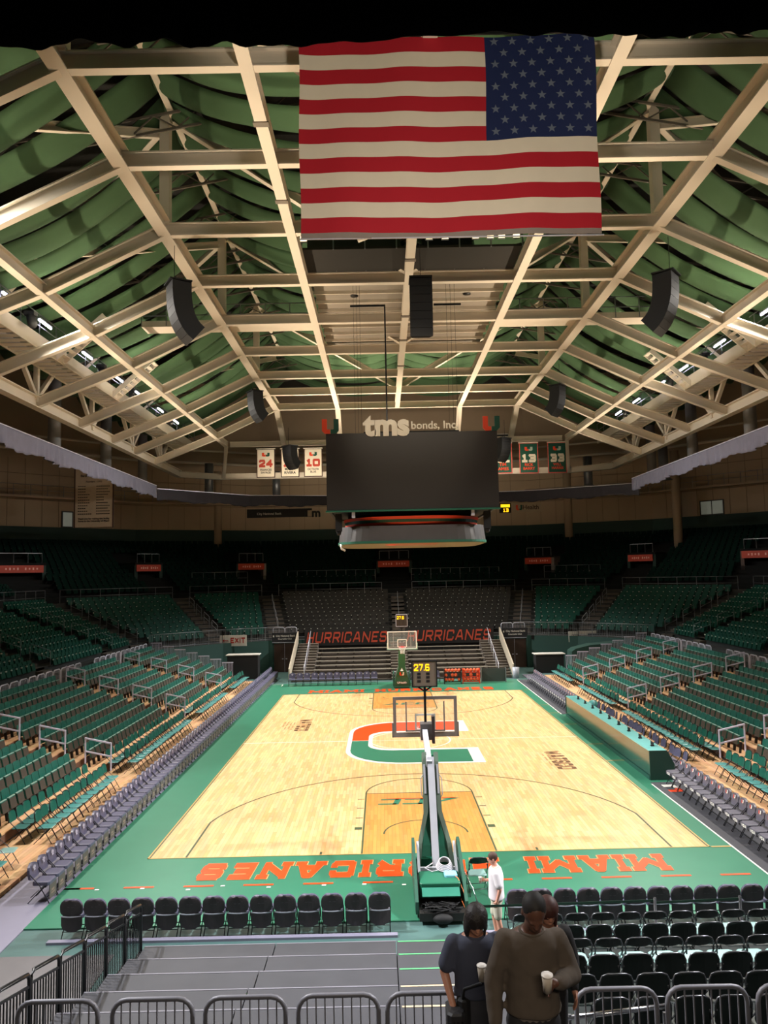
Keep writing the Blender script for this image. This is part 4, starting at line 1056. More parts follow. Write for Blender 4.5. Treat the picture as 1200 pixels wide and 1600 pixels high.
b = MB(); lettering(b, 'EXIT', 1.15, .44, (-13.12, 24.99, 2.47), (1, 0, 0), (0, 0, 1), t=.27, gap=.22, depth=.004)
b.prism([(-13.78, 24.99, 2.68), (-13.58, 24.99, 2.80), (-13.58, 24.99, 2.56)], (0, -.004, 0)); b.box(-13.58, 24.985, 2.64, -13.28, 24.99, 2.72); b.build('lettering', mat('exit_red', '#A83024', .5), t, O)
for x in (-13.5, -12.3): MB().bar((x, 25.03, 3.1), (x, 25.03, 3.5), .02, .02).build('hanger', METG, t, O)
t = root('sponsor_board', (14.5, 25.0, 2.0), 'white sponsor board with a U health logo hung at the right far corner', 'sign'); O = t.location
MB().box(13.4, 25.0, 2.02, 15.6, 25.06, 2.85).build('board', PAPW, t, O)
text_obj('lettering', 'UHealth', .3, (14.0, 24.99, 2.48), (1, 0, 0), (0, 0, 1), mat('print_mid', '#7C7A74', .6), t, .004, .002, fitw=.8, off=O)
text_obj('lettering', 'UNIVERSITY OF MIAMI\nHEALTH SYSTEM', .12, (15.0, 24.99, 2.46), (1, 0, 0), (0, 0, 1), mat('print_mid', '#7C7A74', .6), t, .001, .002, fitw=.95, off=O)
for x in (13.8, 15.2): MB().bar((x, 25.03, 2.85), (x, 25.03, 3.4), .02, .02).build('hanger', METG, t, O)
b = MB(); b.prism([(12.6, 20.9, 0), (16.0, 20.9, 0), (16.0, 20.9, 2.3), (14.0, 20.9, 2.15), (12.9, 20.9, 1.9), (12.6, 20.9, 1.7)], (0, 1.4, 0)); o = b.build('draped_enclosure', WALLG2); tag(o, 'green draped enclosure behind the stepped guards of the right stand', 'enclosure')

# =================================================================== SCORERS TABLE
TG = mat('table_front_gloss', '#2E4A44', .12, var=.03, spec=.9)
t = root('scorers_table', (8.6, -1.2, 0), 'long teal topped scorers table with a glossy front along the right sideline', 'table'); O = t.location
MB().box(8.38, -7.55, .16, 8.42, 5.1, 1.0).build('front_panel', TG, t, O); MB().box(8.34, -7.55, .0, 8.44, 5.1, .14).build('base_rail', mat('base_green', '#1F4A40', .4), t, O)
MB().box(8.38, -7.55, 1.0, 9.0, 5.1, 1.03).build('table_top', mat('top_teal', '#6FB8B4', .3), t, O)
for y in (-7.6, 5.1): b = MB(); b.prism([(8.36, y, 0), (9.25, y, 0), (9.25, y, .55), (9.0, y, 1.03), (8.36, y, 1.03)], (0, .05, 0)); b.build('end_panel', WALLG2, t, O)
for i in range(7): y = -7+1.9*i; MB().box(8.9, y, 0, 8.95, y+.05, 1.0).build('leg', METB, t, O)
rr = random.Random(9)
ch = folding_chair('folding_chair', 'x', PADV, [PADV], METB); P = Placer(ch)
for i in range(22): P((9.55+rr.uniform(-.08, .08), -7.2+.55*i, -.004), PI/2+rr.uniform(-.3, .3), '%s grey folding chair behind the scorers table from its near end' % nth(i+1), 'chairs behind the scorers table')
for i, (x, y, r, m, n) in enumerate(((9.35, -7.9, .16, WHITE, 'white ball resting by the near end of the scorers table'), (10.1, 6.3, .3, SEATT, 'pale teal covered ball beyond the far end of the scorers table'))):
    o = MB().ell((0, 0, 0), r, r, r, 14, 10).build('ball', m); o.location = (x, y, r+.0); tag(o, n, 'ball')
for i in range(9):
    y = -6.8+1.35*i; t2 = root('monitor', (8.75, y, 1.03), '%s small dark monitor from the near end of the scorers table' % nth(i+1), 'monitor', 'monitors on the scorers table')
    b = MB(); b.obox((0, 0, .09), (.015, 0, .0), (0, .13, 0), (0, 0, .06)); b.build('screen', BLKP, t2); MB().box(-.06, -.06, 0, .06, .06, .03).build('base', BLKP, t2)

# =================================================================== BASKET SUPPORTS
def hoop(y0, s, label):      # y0 = backboard plane, s=-1 near end (support towards the camera)
    t = root('basketball_hoop', (.04, y0, 0), label, 'basketball hoop', None, 0 if s > 0 else PI)
    # local +y away from the court
    FR = mat('board_frame', '#8E827A', .5); GW = mat('hoop_grey', '#B4B4BA', .45)
    g = MB().box(-.915, .0, 2.9, .915, .015, 3.97).build('backboard', GLASS, t)
    f = MB()
    m = FR if s < 0 else WHITE
    e = .09 if s < 0 else .06
    f.box(-.93, -.01, 2.88, .93, .05, 2.88+e); f.box(-.93, -.01, 3.99-e, .93, .05, 3.99); f.box(-.93, -.01, 2.88+e, -.93+e, .05, 3.99-e); f.box(.93-e, -.01, 2.88+e, .93, .05, 3.99-e)
    f.build('board_frame', m, t)
    f = MB(); f.box(-.3, -.012, 3.0, .3, -.002, 3.05); f.box(-.3, -.012, 3.44, .3, -.002, 3.49); f.box(-.3, -.012, 3.05, -.25, -.002, 3.44); f.box(.25, -.012, 3.05, .3, -.002, 3.44); f.build('target_square', WHITE, t)
    p = MB(); p.box(-.96, -.03, 2.84, .96, .06, 2.90); p.box(-.97, -.03, 2.84, -.93, .06, 3.25); p.box(.93, -.03, 2.84, .97, .06, 3.25); p.build('edge_padding', mat('edge_pad_grey', '#8A8078', .6) if s < 0 else mat('edge_pad_green', '#9ABFB0', .6), t)
    MB().tube([(.23*math.cos(2*PI*i/28), -.38+.23*math.sin(2*PI*i/28), 3.05) for i in range(28)], .011, 8, True).build('rim', RIM, t)
    MB().box(-.09, -.16, 2.97, .09, 0, 3.06).build('rim_bracket', RIM, t)
    n = MB()
    for i in range(12):
        for sg in (-1, 1):
            pts = []
            for j in range(7):
                a = 2*PI*(i+sg*j*.5)/12; r = .225-.1*min(1, j/4)+(.01 if j > 4 else 0); pts.append((r*math.cos(a), -.38+r*math.sin(a), 3.04-.07*j))
            n.tube(pts, .0045, 4)
    n.build('net', NET, t)
    # inner steel frame and arm
    f = MB(); f.bar((-.55, .06, 3.0), (-.55, .06, 3.85), .04, .04); f.bar((.55, .06, 3.0), (.55, .06, 3.85), .04, .04); f.bar((-.55, .06, 3.02), (.55, .06, 3.02), .04, .04); f.build('support_bracket', FR, t)
    MB().box(-.2, .06, 2.84, .16, .5, 3.28).build('arm_head', mat('head_dark', '#5A5452', .5), t); MB().box(-.24, .30, 2.75, -.16, .55, 3.5).build('head_pad', mat('head_pad_brown', '#3A2E2C', .6), t)
    MB().bar((.04, .35, 3.1), (.04, 2.35, 2.62), .14, .16).build('upper_arm', GW, t); MB().bar((-.0, .45, 2.9), (.0, 2.3, 2.35), .06, .06).build('lower_arm', GW, t)
    MB().bar((0, 2.2, 2.75), (0, 3.5, .45), .17, .14).build('mast', GW, t); 
    for x in (-.17, .17): MB().bar((x, 2.15, 2.55), (x, 2.5, 1.9), .05, .14).build('hinge_plate', GW, t)
    for x in (-1, 1): MB().tube([(x*.2, 2.28, 2.35), (x*.27, 2.3, 2.25), (x*.27, 2.52, 1.9), (x*.2, 2.55, 1.8)], .012, 6).build('hand_grip', GW, t)
    # olive pads around the mast, widening towards the base
    prof = [(2.0, 2.85, .21), (2.2, 2.5, .21), (2.75, 1.55, .23), (3.15, .9, .42), (3.35, .35, .48)]
    for x in (-1, 1):
        b = MB(); R = []
        for (y, z, w) in prof: R.append([(x*(w-.11), y, z), (x*w, y, z), (x*w, y-.22, z-.12), (x*(w-.11), y-.22, z-.12)] if x > 0 else [(x*w, y, z), (x*(w-.11), y, z), (x*(w-.11), y-.22, z-.12), (x*w, y-.22, z-.12)])
        b.rings(R); b.build('mast_pad', mat('mast_pad_olive', '#5C6C5C', .6), t)
    R = []
    for (y, z, w) in prof: R.append([(-w, y-.24, z-.13), (w, y-.24, z-.13), (w, y-.31, z-.16), (-w, y-.31, z-.16)])
    fp = MB().rings(R).build('front_pad', DKGP, t)
    if s > 0:
        # printed marks on the front pad
        def onpad(f): 
            i = min(int(f), len(prof)-2); a = f-i; return tuple(prof[i][k]*(1-a)+prof[i+1][k]*a for k in range(3))
        y, z, w = onpad(2.35); b = MB(); b.prism([(-.11, y-.5, z-.1), (.11, y-.5, z-.1), (.0, y-.46, z+.1)], (0, -.01, 0)); b.build('pad_mark', WHITE, fp)
        b = MB(); u_logo(b, Vector((0, 2.64, 1.0)), 0, .3, .26, 0, (1, 0, 0), (0, -.5, .86), .03, 0, 1); b.build('pad_mark', [ORA2, WHITE], fp)
    MB().box(-.52, 3.05, .05, .52, 3.2, .55).build('base_front_pad', DKGP, t)
    if s > 0: 
        text_obj('pad_lettering', 'UHealth', .2, (0, 2.9, .40), (1, 0, 0), (0, 0, 1), WHITE, t, .004, .003, fitw=.62)
    MB().box(-.54, 3.2, .03, .54, 5.25, .2).build('base_frame', mat('base_dark', '#2A2624', .6), t)
    for x in (-1, 1):
        b = MB(); P_ = [(x*.58, 3.2, .12), (x*.58, 5.3, .12), (x*.58, 5.3, .38), (x*.58, 4.9, .62), (x*.58, 3.65, 1.1), (x*.58, 3.4, 1.13), (x*.58, 3.2, .95)]
        b.prism(P_, (-x*.07, 0, 0)); b.build('side_panel', mat('side_panel_green', '#2C5848', .5), t)
        MB().bar((x*.44, 3.5, 1.05), (x*.44, 4.4, .42), .06, .07).build('lift_strut', GW, t)
        MB().cyl((x*.45-.03, 5.0, .07), (x*.45+.03, 5.0, .07), .07, 12).build('wheel', BLKP, t); MB().cyl((x*.45-.03, 3.4, .07), (x*.45+.03, 3.4, .07), .07, 12).build('wheel', BLKP, t)
    MB().bar((-.45, 3.75, .5), (.45, 3.75, .5), .08, .1).build('cross_beam', GW, t)
    b = MB(); cushion(b, -.46, 4.15, .3, .46, 4.9, .62); b.build('counterweight_cover', DKGP, t)
    b = MB(); b.obox((0, 5.05, .48), (.42, 0, 0), (0, .12, -.05), (0, .005, .012)); b.build('rear_flap', mat('flap_teal', '#2E7A66', .45), t)
    MB().box(-.5, 5.1, .05, .5, 5.5, .22).build('rear_tray', mat('tray_dark', '#1A1816', .6), t)
    if s < 0:
        c = MB()
        for k in range(5): c.tube([((-.16)+(.13+.016*k)*math.cos(2*PI*i/20), 4.10+(.13+.016*k)*math.sin(2*PI*i/20), .80-.028*k-.05*math.sin(2*PI*i/20)) for i in range(20)], .016, 6, True)
        c.tube([(.1, 3.9, .7), (.3, 4.1, .66), (.15, 4.3, .65), (-.1, 4.2, .66)], .012, 6)
        c.build('cable_coil', mat('cable_white', '#C8C2C8', .5), t)
        b = MB(); cushion(b, -.42, 4.3, .62, -.12, 4.6, .68); b.build('folded_towel', mat('towel_blue', '#8ACCE0', .8), t)
        MB().tube([(-.3, 4.45, .66), (-.42, 4.7, .64), (-.5, 5.0, .5), (-.56, 5.15, .3), (-.5, 5.3, .25), (-.44, 5.1, .35)], .01, 6).build('orange_cable', mat('cable_orange', '#E07A40', .5), t)
        MB().tube([(-.46, 4.1, .9), (-.72, 4.9, .5), (-.85, 5.25, .12)], .014, 6).build('silver_pole', CHROME, t)
        b = MB(); rr = random.Random(4)
        for k in range(26): b.tube([(rr.uniform(-.45, .45), rr.uniform(5.1, 5.5), rr.uniform(.2, .34)) for _ in range(4)], .012, 5)
        b.build('cable_tangle', BLKP, t)['kind'] = 'stuff'
        b = MB(); b.ell((.0, 5.55, .12), .22, .12, .10); b.build('black_bag', BLKP, t)
    # shot clock
    c = MB().bar((0, .14, 3.2), (0, .14, 4.3), .07, .05).build('clock_post', METB, t); MB().bar((0, .12, 4.15), (-.22, .12, 4.3), .04, .04).build('clock_brace', METB, t); MB().bar((0, .12, 4.15), (.22, .12, 4.3), .04, .04).build('clock_brace', METB, t)
    q = MB().box(-.35, .05, 4.3, .35, .19, 5.02).build('shot_clock', mat('clock_face', '#8E7C6A', .5) if s < 0 else mat('clock_face_far', '#38302A', .5), t)
    f = MB(); f.box(-.37, .03, 4.28, .37, .21, 4.31); f.box(-.37, .03, 5.01, .37, .21, 5.04); f.box(-.37, .03, 4.31, -.34, .21, 5.01); f.box(.34, .03, 4.31, .37, .21, 5.01); f.build('clock_frame', METB if s < 0 else METL, q)
    yy = .195 if s < 0 else .045; sx = 1 if s > 0 else -1
    b = MB(); lettering(b, '27.6', .45, .2, (-sx*.3, yy, 4.74), (sx, 0, 0), (0, 0, 1), t=.2, gap=.16, depth=.004); b.build('clock_digits', LEDY, q)
    b = MB()
    for x in (-.16, .1):
        for z in (4.45, 4.56, 4.66): b.obox((sx*x, yy, z), (.05, 0, 0), (0, .003, 0), (0, 0, .035))
    b.build('clock_panel', mat('clock_dim', '#2A2220', .5), q)
    return t
hoop(-13.1, -1, 'near basketball hoop on a green padded wheeled support, seen from behind, clock at 27.6')
hoop(13.1, 1, 'far basketball hoop with a white framed board and green padded support')

# =================================================================== CENTRE SCOREBOARD
t = root('scoreboard', (.25, 0, 10.3), 'large dark hanging centre scoreboard above midcourt', 'scoreboard'); O = t.location
xa, xb, yf = -3.42, 3.92, -3.3
scr = MB().box(xa, yf, 10.32, xb, yf+.12, 13.62).build('video_screen', SCRN, t, O)
MB().box(xa-.05, yf-.03, 10.24, xb+.05, yf+.15, 10.31).build('green_edge', mat('edge_green', '#1E5A44', .5), scr, O)
MB().box(xa, -yf-.12, 10.32, xb, -yf, 13.62).build('video_screen', SCRN, t, O)
for x in (xa, xb-.12): MB().box(x, yf+.12, 10.32, x+.12, -yf-.12, 13.62).build('video_screen', SCRN, t, O)
b = MB(); b.box(xa+.12, yf+.12, 10.4, xb-.12, -yf-.12, 10.5); b.build('inner_deck', BLKP, t, O)
b = MB(); b.box(xa+.12, yf+.12, 13.45, xb-.12, -yf-.12, 13.55); b.build('top_deck', BLKP, t, O)
cx = .25
def oval(rx, ry, z, n=48, p=3.0): return [(cx+rx*abs(math.cos(2*PI*i/n))**(2/p)*(1 if math.cos(2*PI*i/n) > 0 else -1), ry*abs(math.sin(2*PI*i/n))**(2/p)*(1 if math.sin(2*PI*i/n) > 0 else -1), z) for i in range(n)]
MB().rings([oval(3.0, 2.75, 9.70, p=2.6), oval(3.05, 2.85, 9.80, p=2.6)]).build('stripe_band', ORA2, t, O)
MB().rings([oval(3.05, 2.85, 9.80, p=2.6), oval(3.08, 2.92, 9.93, p=2.6)]).build('stripe_band', GRN2, t, O)
MB().rings([oval(3.08, 2.92, 9.93, p=2.6), oval(3.12, 3.02, 10.05, p=2.6)]).build('stripe_band', ORA2, t, O)
MB().rings([oval(2.9, 2.7, 10.16), oval(2.9, 2.7, 10.4)]).build('hub_drum', BLKP, t, O)
MB().rings([oval(3.3, 2.95, 9.0, p=5), oval(3.22, 2.85, 9.66, p=5)]).build('lower_ring_screen', mat('ring_screen', '#4A4644', .35), t, O)
MB().rings([oval(3.33, 2.98, 8.9, p=5), oval(3.33, 2.98, 9.0, p=5)]).build('ring_edge', mat('edge_green', '#1E5A44', .5), t, O)
MB().rings([oval(3.25, 2.9, 8.88, p=5), oval(3.25, 2.9, 8.899, p=5)]).build('underside_panel', mat('underside_khaki', '#8A8464', .3), t, O)
b = MB()
for q in ustrip(1.0, .9, .55, -1.1, -.7, .6, .3, 1)+ustrip(1.0, .9, .55, -1.1, -.7, .6, .3, -1): b.add([(cx+x*1.1, -1.6+y*.9, 8.872) for x, y in q], [(0, 1, 2, 3)])
b.build('underside_logo_reflection', ORA2, t, O)  # reflection of the court's U, painted as orange strips on the underside
for sx in (-1, 1):
    x = cx+sx*3.2
    b = MB(); b.box(x-.14, -2.95, 9.45, x+.14, -2.65, 10.2); b.tube([(x, -2.8, 9.5), (x-.0, -2.85, 9.3)], [.12, .08], 8); b.build('corner_speaker', BLKP, t, O)
    MB().box(cx+sx*2.55-.07, -3.2, 10.0, cx+sx*2.55+.07, -3.0, 10.28).build('strobe_lamp', LEDWARM if sx > 5 else METL, t, O)
MB().tube([(-2.9, -2.6, 8.9), (-2.85, -2.65, 8.7), (-2.7, -2.6, 8.62)], .05, 6).build('dangling_lamp', PAPW, t, O)
# roof sign letters and U logos on top
LM = mat('sign_letter_cream', '#DCD2C0', .5)
text_obj('sign_letters', 'tms', .95, (-.83, yf, 13.92), (1, 0, 0), (0, 0, 1), LM, t, .045, .04, fitw=2.0, off=O)
text_obj('sign_letters', 'bonds, Inc.', .5, (1.25, yf, 13.9), (1, 0, 0), (0, 0, 1), LM, t, .008, .03, fitw=2.0, off=O)
MB().box(-1.8, yf+.02, 13.6, 2.3, yf+.1, 13.68).build('sign_rail', BLKP, t, O)
for x in (-3.22, 3.68):
    b = MB(); u_logo(b, Vector((x-O.x, yf-O.y, 13.93-O.z)), 0, .72, .62, 0, (1, 0, 0), (0, 0, 1), -.08, 0, 1); b.build('logo', [ORA2, GRN2], t)
for x in (-2.25, -2.1, -1.95, 2.2, 2.4, 2.6): MB().bar((x, 0, 13.5), (x, 0, 21.4), .012, .012).build('hoist_cable', METB, t, O)
MB().bar((-.75, 0, 13.5), (-.75, 0, 20.4), .07, .07).build('cable_mast', METB, t, O); MB().bar((-2.4, 0, 20.4), (-.72, 0, 20.4), .08, .08).build('hoist_beam', METB, t, O); MB().bar((1.6, 0, 20.4), (2.9, 0, 20.4), .08, .08).build('hoist_beam', METB, t, O)

# =================================================================== FLAG
FY = -17.0
def fp(u, v): return (-3.02+7.66*u+.02*math.sin(v*9), FY+.05*math.sin(u*11+v*3)+.02*math.sin(u*31), 21.42-5.20*v*(1+.004*u)-.03*math.sin(u*5))
t = root('national_flag', (.8, FY, 21.4), 'huge hanging flag with thirteen red and white stripes and a starred blue canton', 'flag'); O = t.location
R_ = MB(); W_ = MB(); Bl = MB()
for k in range(13):
    v0, v1 = k/13, (k+1)/13; u1 = .63 if k < 7 else 1.0; n = 30
    (R_ if k % 2 == 0 else W_).grid([[fp(u1*i/n, v0+(v1-v0)*j/2) for i in range(n+1)] for j in range(3)])
Bl.grid([[fp(.63+.37*i/12, 7/13*j/10) for i in range(13)] for j in range(11)])
R_.build('red_stripes', REDF, t, O); W_.build('white_stripes', WHIF, t, O); cn = Bl.build('blue_canton', BLUF, t, O)
st = MB()
for r_ in range(9):
    m = 6 if r_ % 2 == 0 else 5
    for c in range(m):
        u = .63+.37*((c*2+1+(r_ % 2))/12); v = 7/13*(r_+.6)/9.2; p = fp(u, v); pts = []
        for i in range(10):
            a = PI/2+PI*i/5; r = .125 if i % 2 == 0 else .05; pts.append((p[0]+r*math.cos(a), FY-.075+.05*math.sin(u*11+v*3), p[2]+r*math.sin(a)))
        st.add([(p[0], pts[0][1], p[2])]+pts, [(0, i+1, (i+1) % 10+1) for i in range(10)])
st.build('stars', STARF, cn, O)
MB().grid([[(lambda q: (q[0], q[1], q[2]))(fp(i/20, 1+j*.028)) for i in range(21)] for j in range(2)]).build('hem', mat('hem_grey', '#8C8078', .8), t, O)
MB().bar((-3.05, FY, 16.06), (4.68, FY, 16.03), .03, .03).build('bottom_rod', METL, t, O); MB().bar((-3.05, FY, 21.5), (4.68, FY, 21.5), .06, .06).build('top_rod', METB, t, O)
MB().bar((.4, FY, 21.5), (.4, FY, 22.0), .05, .05).build('hanger', METB, t, O)

# =================================================================== HANGING SPEAKERS
def line_array(loc, rz, n, w, h, label, curve=.12):
    t = root('speaker_array', loc, label, 'speaker', 'hanging line array speakers', rz); p = Vector((0, 0, 0)); a = 0.0
    MB().box(-w/2, -.1, .02, w/2, .8, .08).build('rigging_frame', METB, t); MB().bar((0, .2, .08), (0, .2, 1.6), .02, .02).build('cable', METB, t)
    for i in range(n):
        b = MB(); c, s_ = math.cos(a), math.sin(a)
        f0 = p; f1 = p+Vector((0, s_*h, -c*h)); back = Vector((0, c*.8, s_*.8)); gap = Vector((0, s_*.012, -c*.012)); f1 = f1-gap
        k = .78
        b.rings([[tuple(f0+Vector((-w/2, 0, 0))), tuple(f0+Vector((w/2, 0, 0))), tuple(f1+Vector((w/2, 0, 0))), tuple(f1+Vector((-w/2, 0, 0)))],
                 [tuple(f0+back+Vector((-w/2*k, 0, 0))), tuple(f0+back+Vector((w/2*k, 0, 0))), tuple(f1+back+Vector((w/2*k, 0, 0))), tuple(f1+back+Vector((-w/2*k, 0, 0)))]])
        b.build('speaker_cabinet', BLKP, t); p = f1+gap; a += curve*(.3+i/n*1.6)
    return t
line_array((-9.5, -5.6, 19.5), -1.05, 8, 1.0, .33, 'large black line array speaker hanging at the left, nearest the flag', .14)
line_array((11.0, -5.6, 19.5), .9, 8, 1.0, .33, 'large black line array speaker hanging at the right, nearest the flag', .14)
line_array((.68, -5.5, 19.55), 0, 7, .93, .34, 'black line array speaker hanging at the centre above the scoreboard', .04)
line_array((-10.1, 17.0, 20.5), -1.0, 7, 1.05, .33, 'mid distance black line array speaker at the left', .16)
line_array((11.75, 17.0, 20.5), .9, 7, 1.05, .33, 'mid distance black line array speaker at the right', .16)
line_array((-8.95, 28.0, 18.5), -.8, 7, 1.15, .31, 'farthest black line array speaker at the left, in front of the white banners', .18)
line_array((9.55, 28.0, 18.8), .7, 7, 1.15, .31, 'farthest black line array speaker at the right, in front of the green banners', .18)

# =================================================================== RETIRED NUMBER BANNERS
def nbanner(x0, x1, z0, z1, y, num, names, white, label):
    t = root('hanging_banner', ((x0+x1)/2, y, z0), label, 'banner', 'number banners under the far roof edge'); O = t.location; xm = (x0+x1)/2; w = x1-x0; h = z1-z0
    MB().box(x0, y, z0, x1, y+.02, z1).build('border', mat('banner_border_dark', '#3A1E14', .6) if white else mat('banner_border_pink', '#D05A50', .6), t, O)
    MB().box(x0+.08, y-.01, z0+.08, x1-.08, y, z1-.08).build('cloth', WHIF if white else GRN2, t, O)
    b = MB(); lettering(b, num, w*.74, h*.27, (xm-w*.37, y-.02, z0+h*.36), (1, 0, 0), (0, 0, 1), t=.3, gap=.15, depth=.004); b.build('number', TXTR if white else WHIF, t, O)
    b = MB(); u_logo(b, Vector((xm-O.x, -.02, h*.80)), 0, w*.42, h*.13, 0, (1, 0, 0), (0, 0, 1), -.01, 0, 1); b.build('logo', [ORA2, GRN2] if white else [ORA2, mat('pale_green', '#A8B8A8', .6)], t)
    text_obj('name', names, .24, (xm, y-.02, z0+h*.22), (1, 0, 0), (0, 0, 1), BLKW if white else ORA2, t, .006, .002, fitw=w*.62, off=O)
    MB().box(x0-.05, y-.02, z1-.02, x1+.05, y+.04, z1+.06).build('hanging_bar', CREAM, t, O)
nbanner(-12.85, -11.1, 17.0, 19.75, 36.6, '24', 'FRANCES\nSAVAGE', True, 'white banner with red number 24, leftmost of the number banners')
nbanner(-10.55, -8.8, 17.0, 19.72, 36.6, '31', 'MARIA\nRIVERA', True, 'white number banner partly behind the farthest left speaker')
nbanner(-8.35, -6.6, 17.0, 19.72, 36.6, '10', 'OCTAVIA\nBLUE', True, 'white banner with red number 10 beside the scoreboard')
nbanner(9.6, 11.45, 16.95, 19.85, 36.6, '11', 'XXX', False, 'green banner with white number 11 beside the scoreboard') if False else nbanner(9.6, 11.45, 16.95, 19.85, 36.6, '11', 'TIM\nJAMES', False, 'green banner with white number 11 beside the scoreboard')
nbanner(12.15, 13.95, 16.9, 19.85, 36.6, '13', 'RICK\nBARRY', False, 'green banner with white number 13 in the middle right')
nbanner(14.85, 16.65, 16.9, 19.85, 36.6, '33', 'WILL\nHARRIS', False, 'green banner with white number 33, rightmost of the number banners')
t = root('founders_banner', (-22.8, 22, 11.6), 'tall pale banner with two columns of founders names hanging at the left wall', 'banner'); O = t.location
MB().box(-24.2, 22, 11.62, -21.4, 22.03, 16.1).build('cloth', mat('cloth_tan', '#B8A690', .8), t, O)
MB().box(-24.3, 21.99, 11.55, -24.2, 22.04, 16.1).build('edge', BRN, t, O); MB().box(-21.4, 21.99, 11.55, -21.3, 22.04, 16.1).build('edge', BRN, t, O)
for s_, z, w, tx in (('t', 15.5, 2.0, 'BankUnited Center'), ('h', 15.05, 1.2, 'Founders - 1993')): text_obj('heading', tx, .2, (-22.8, 21.99, z), (1, 0, 0), (0, 0, 1), BLKW, t, .004, .002, fitw=w, off=O)
b = MB(); rr = random.Random(2)
for c in (0, 1):
    for i in range(11):
        x = -24.0+1.38*c; z = 14.7-.21*i; n = rr.randint(4, 7)
        for k in range(n): b.box(x+.15*k, 21.985, z-.03, x+.15*k+.12, 21.99, z+.03)
b.build('name_lines', BLKW, t, O)
text_obj('footer', 'Thank you for making this facility\nhome to the University of Miami', .12, (-22.8, 21.99, 12.15), (1, 0, 0), (0, 0, 1), BLKW, t, .003, .002, fitw=2.4, off=O)
MB().bar((-24.3, 22, 16.12), (-21.3, 22, 16.12), .06, .06).build('hanging_bar', METG, t, O)

# =================================================================== VALANCES
def valance(pts, z1, h, m, label, fold=.05, seed=1, step=.11):
    rr = random.Random(seed); P = []; L = 0
    for a, c in zip(pts[:-1], pts[1:]):
        a = Vector(a); c = Vector(c); n = int((c-a).length/step)
        for i in range(n): P.append((a+(c-a)*i/n, (c-a).normalized(), L+(c-a).length*i/n))
        L += (c-a).length
    P.append((Vector(pts[-1]), (Vector(pts[-1])-Vector(pts[-2])).normalized(), L))
    rows = []
    for j in range(9):
        v = j/8; row = []
        for p, d, l in P:
            n = Vector((-d.y, d.x)); am = fold*(.15+v)*(.55+.45*math.sin(l*.9+seed)); o = am*(math.sin(l*7.3+1.1*math.sin(l*1.7))+.5*math.sin(l*17+seed))
            z = z1-h*v*(1+.09*(.25 if h > 2 else 1)*math.sin(l*1.3+seed)+.03*(.3 if h > 2 else 1)*math.sin(l*6))
            row.append((p.x+n.x*o, p.y+n.y*o, z))
        rows.append(row)
    t = root('valance_curtain', (pts[0][0], pts[0][1], z1), label, 'curtain'); O = t.location
    o = MB().grid(rows).build('cloth', m, t, O); so = o.modifiers.new('solid', 'SOLIDIFY'); so.thickness = .01
    for a, c in zip(pts[:-1], pts[1:]): MB().bar((a[0], a[1], z1+.02), (c[0], c[1], z1+.02), .05, .05).build('track', METL, t, O)
    return t
valance([(-19.3, -22), (-19.3, 26.2)], 15.15, 1.0, VAL, 'grey gathered valance curtain along the left side under the roof', .12, 1)
valance([(19.6, -22), (19.6, 27.0)], 15.05, .95, VAL, 'grey gathered valance curtain along the right side under the roof', .12, 2)
valance([(-19.5, 27), (-13, 33.6), (-6, 35.2), (0, 35.4)], 15.0, .95, mat('valance_dark', '#34323A', .9), 'dark valance curtain across the far end, left half', .02, 3)
valance([(0, 35.4), (6, 35.0), (13, 33.6), (21, 29.4)], 14.95, .95, mat('valance_dark', '#34323A', .9), 'dark valance curtain across the far end, right half', .02, 4)
valance([(-14, -26.6), (16, -26.9)], 16.3, 2.07, VALB, 'black valance curtain across the top, nearest the viewer', .05, 5, .07)
# signs on the far wall under the valance
WY = 47.9
t = root('wall_sign', (-10.8, 35.8, 13.2), 'black sign reading City National Bank on the far upper wall', 'sign'); O = t.location
MB().box(-13.7, 36.0, 13.15, -7.6, 36.08, 13.95).build('board', BLKW, t, O)
text_obj('lettering', 'City National Bank', .4, (-11.6, 35.99, 13.5), (1, 0, 0), (0, 0, 1), PAPW, t, .004, .002, fitw=2.3, off=O)
o = MB().box(-8.0, 35.9, 13.18, -6.5, 35.96, 13.75).build('wall_sign', mat('sign_tan', '#A89880', .6)); tag(o, 'small tan sign left of the scoreboard on the far upper wall', 'sign')
text_obj('lettering', 'm', .5, (-7.2, 35.89, 13.47), (1, 0, 0), (0, 0, 1), BLKW, o, .02, .002, fitw=.8)
t = root('wall_sign', (12.6, 36.0, 13.2), 'tan health sign with a U logo, right of the amber clock', 'sign'); O = t.location
MB().box(11.3, 36.0, 13.2, 13.95, 36.08, 14.05).build('board', mat('sign_tan', '#A89880', .6), t, O)
text_obj('lettering', 'Health', .4, (12.95, 35.99, 13.62), (1, 0, 0), (0, 0, 1), BRN, t, .008, .002, fitw=1.5, off=O)
b = MB(); u_logo(b, Vector((11.85-O.x, -.01, 13.62-O.z)), 0, .6, .5, 0, (1, 0, 0), (0, 0, 1), -.01, 0, 1); b.build('logo', [ORA2, GRN2], t)
t = root('game_clock', (10.5, 36.0, 13.2), 'small amber digit clock on the far upper wall right of the scoreboard', 'clock'); O = t.location
MB().box(10.0, 36.0, 13.15, 11.1, 36.08, 14.05).build('face', BLKP, t, O)
b = MB(); lettering(b, '13', .5, .34, (10.35, 35.99, 13.22), (1, 0, 0), (0, 0, 1), t=.25, gap=.2, depth=.004); b.box(10.12, 35.985, 13.66, 10.98, 35.99, 13.94); b.build('digits', LEDY, t, O)
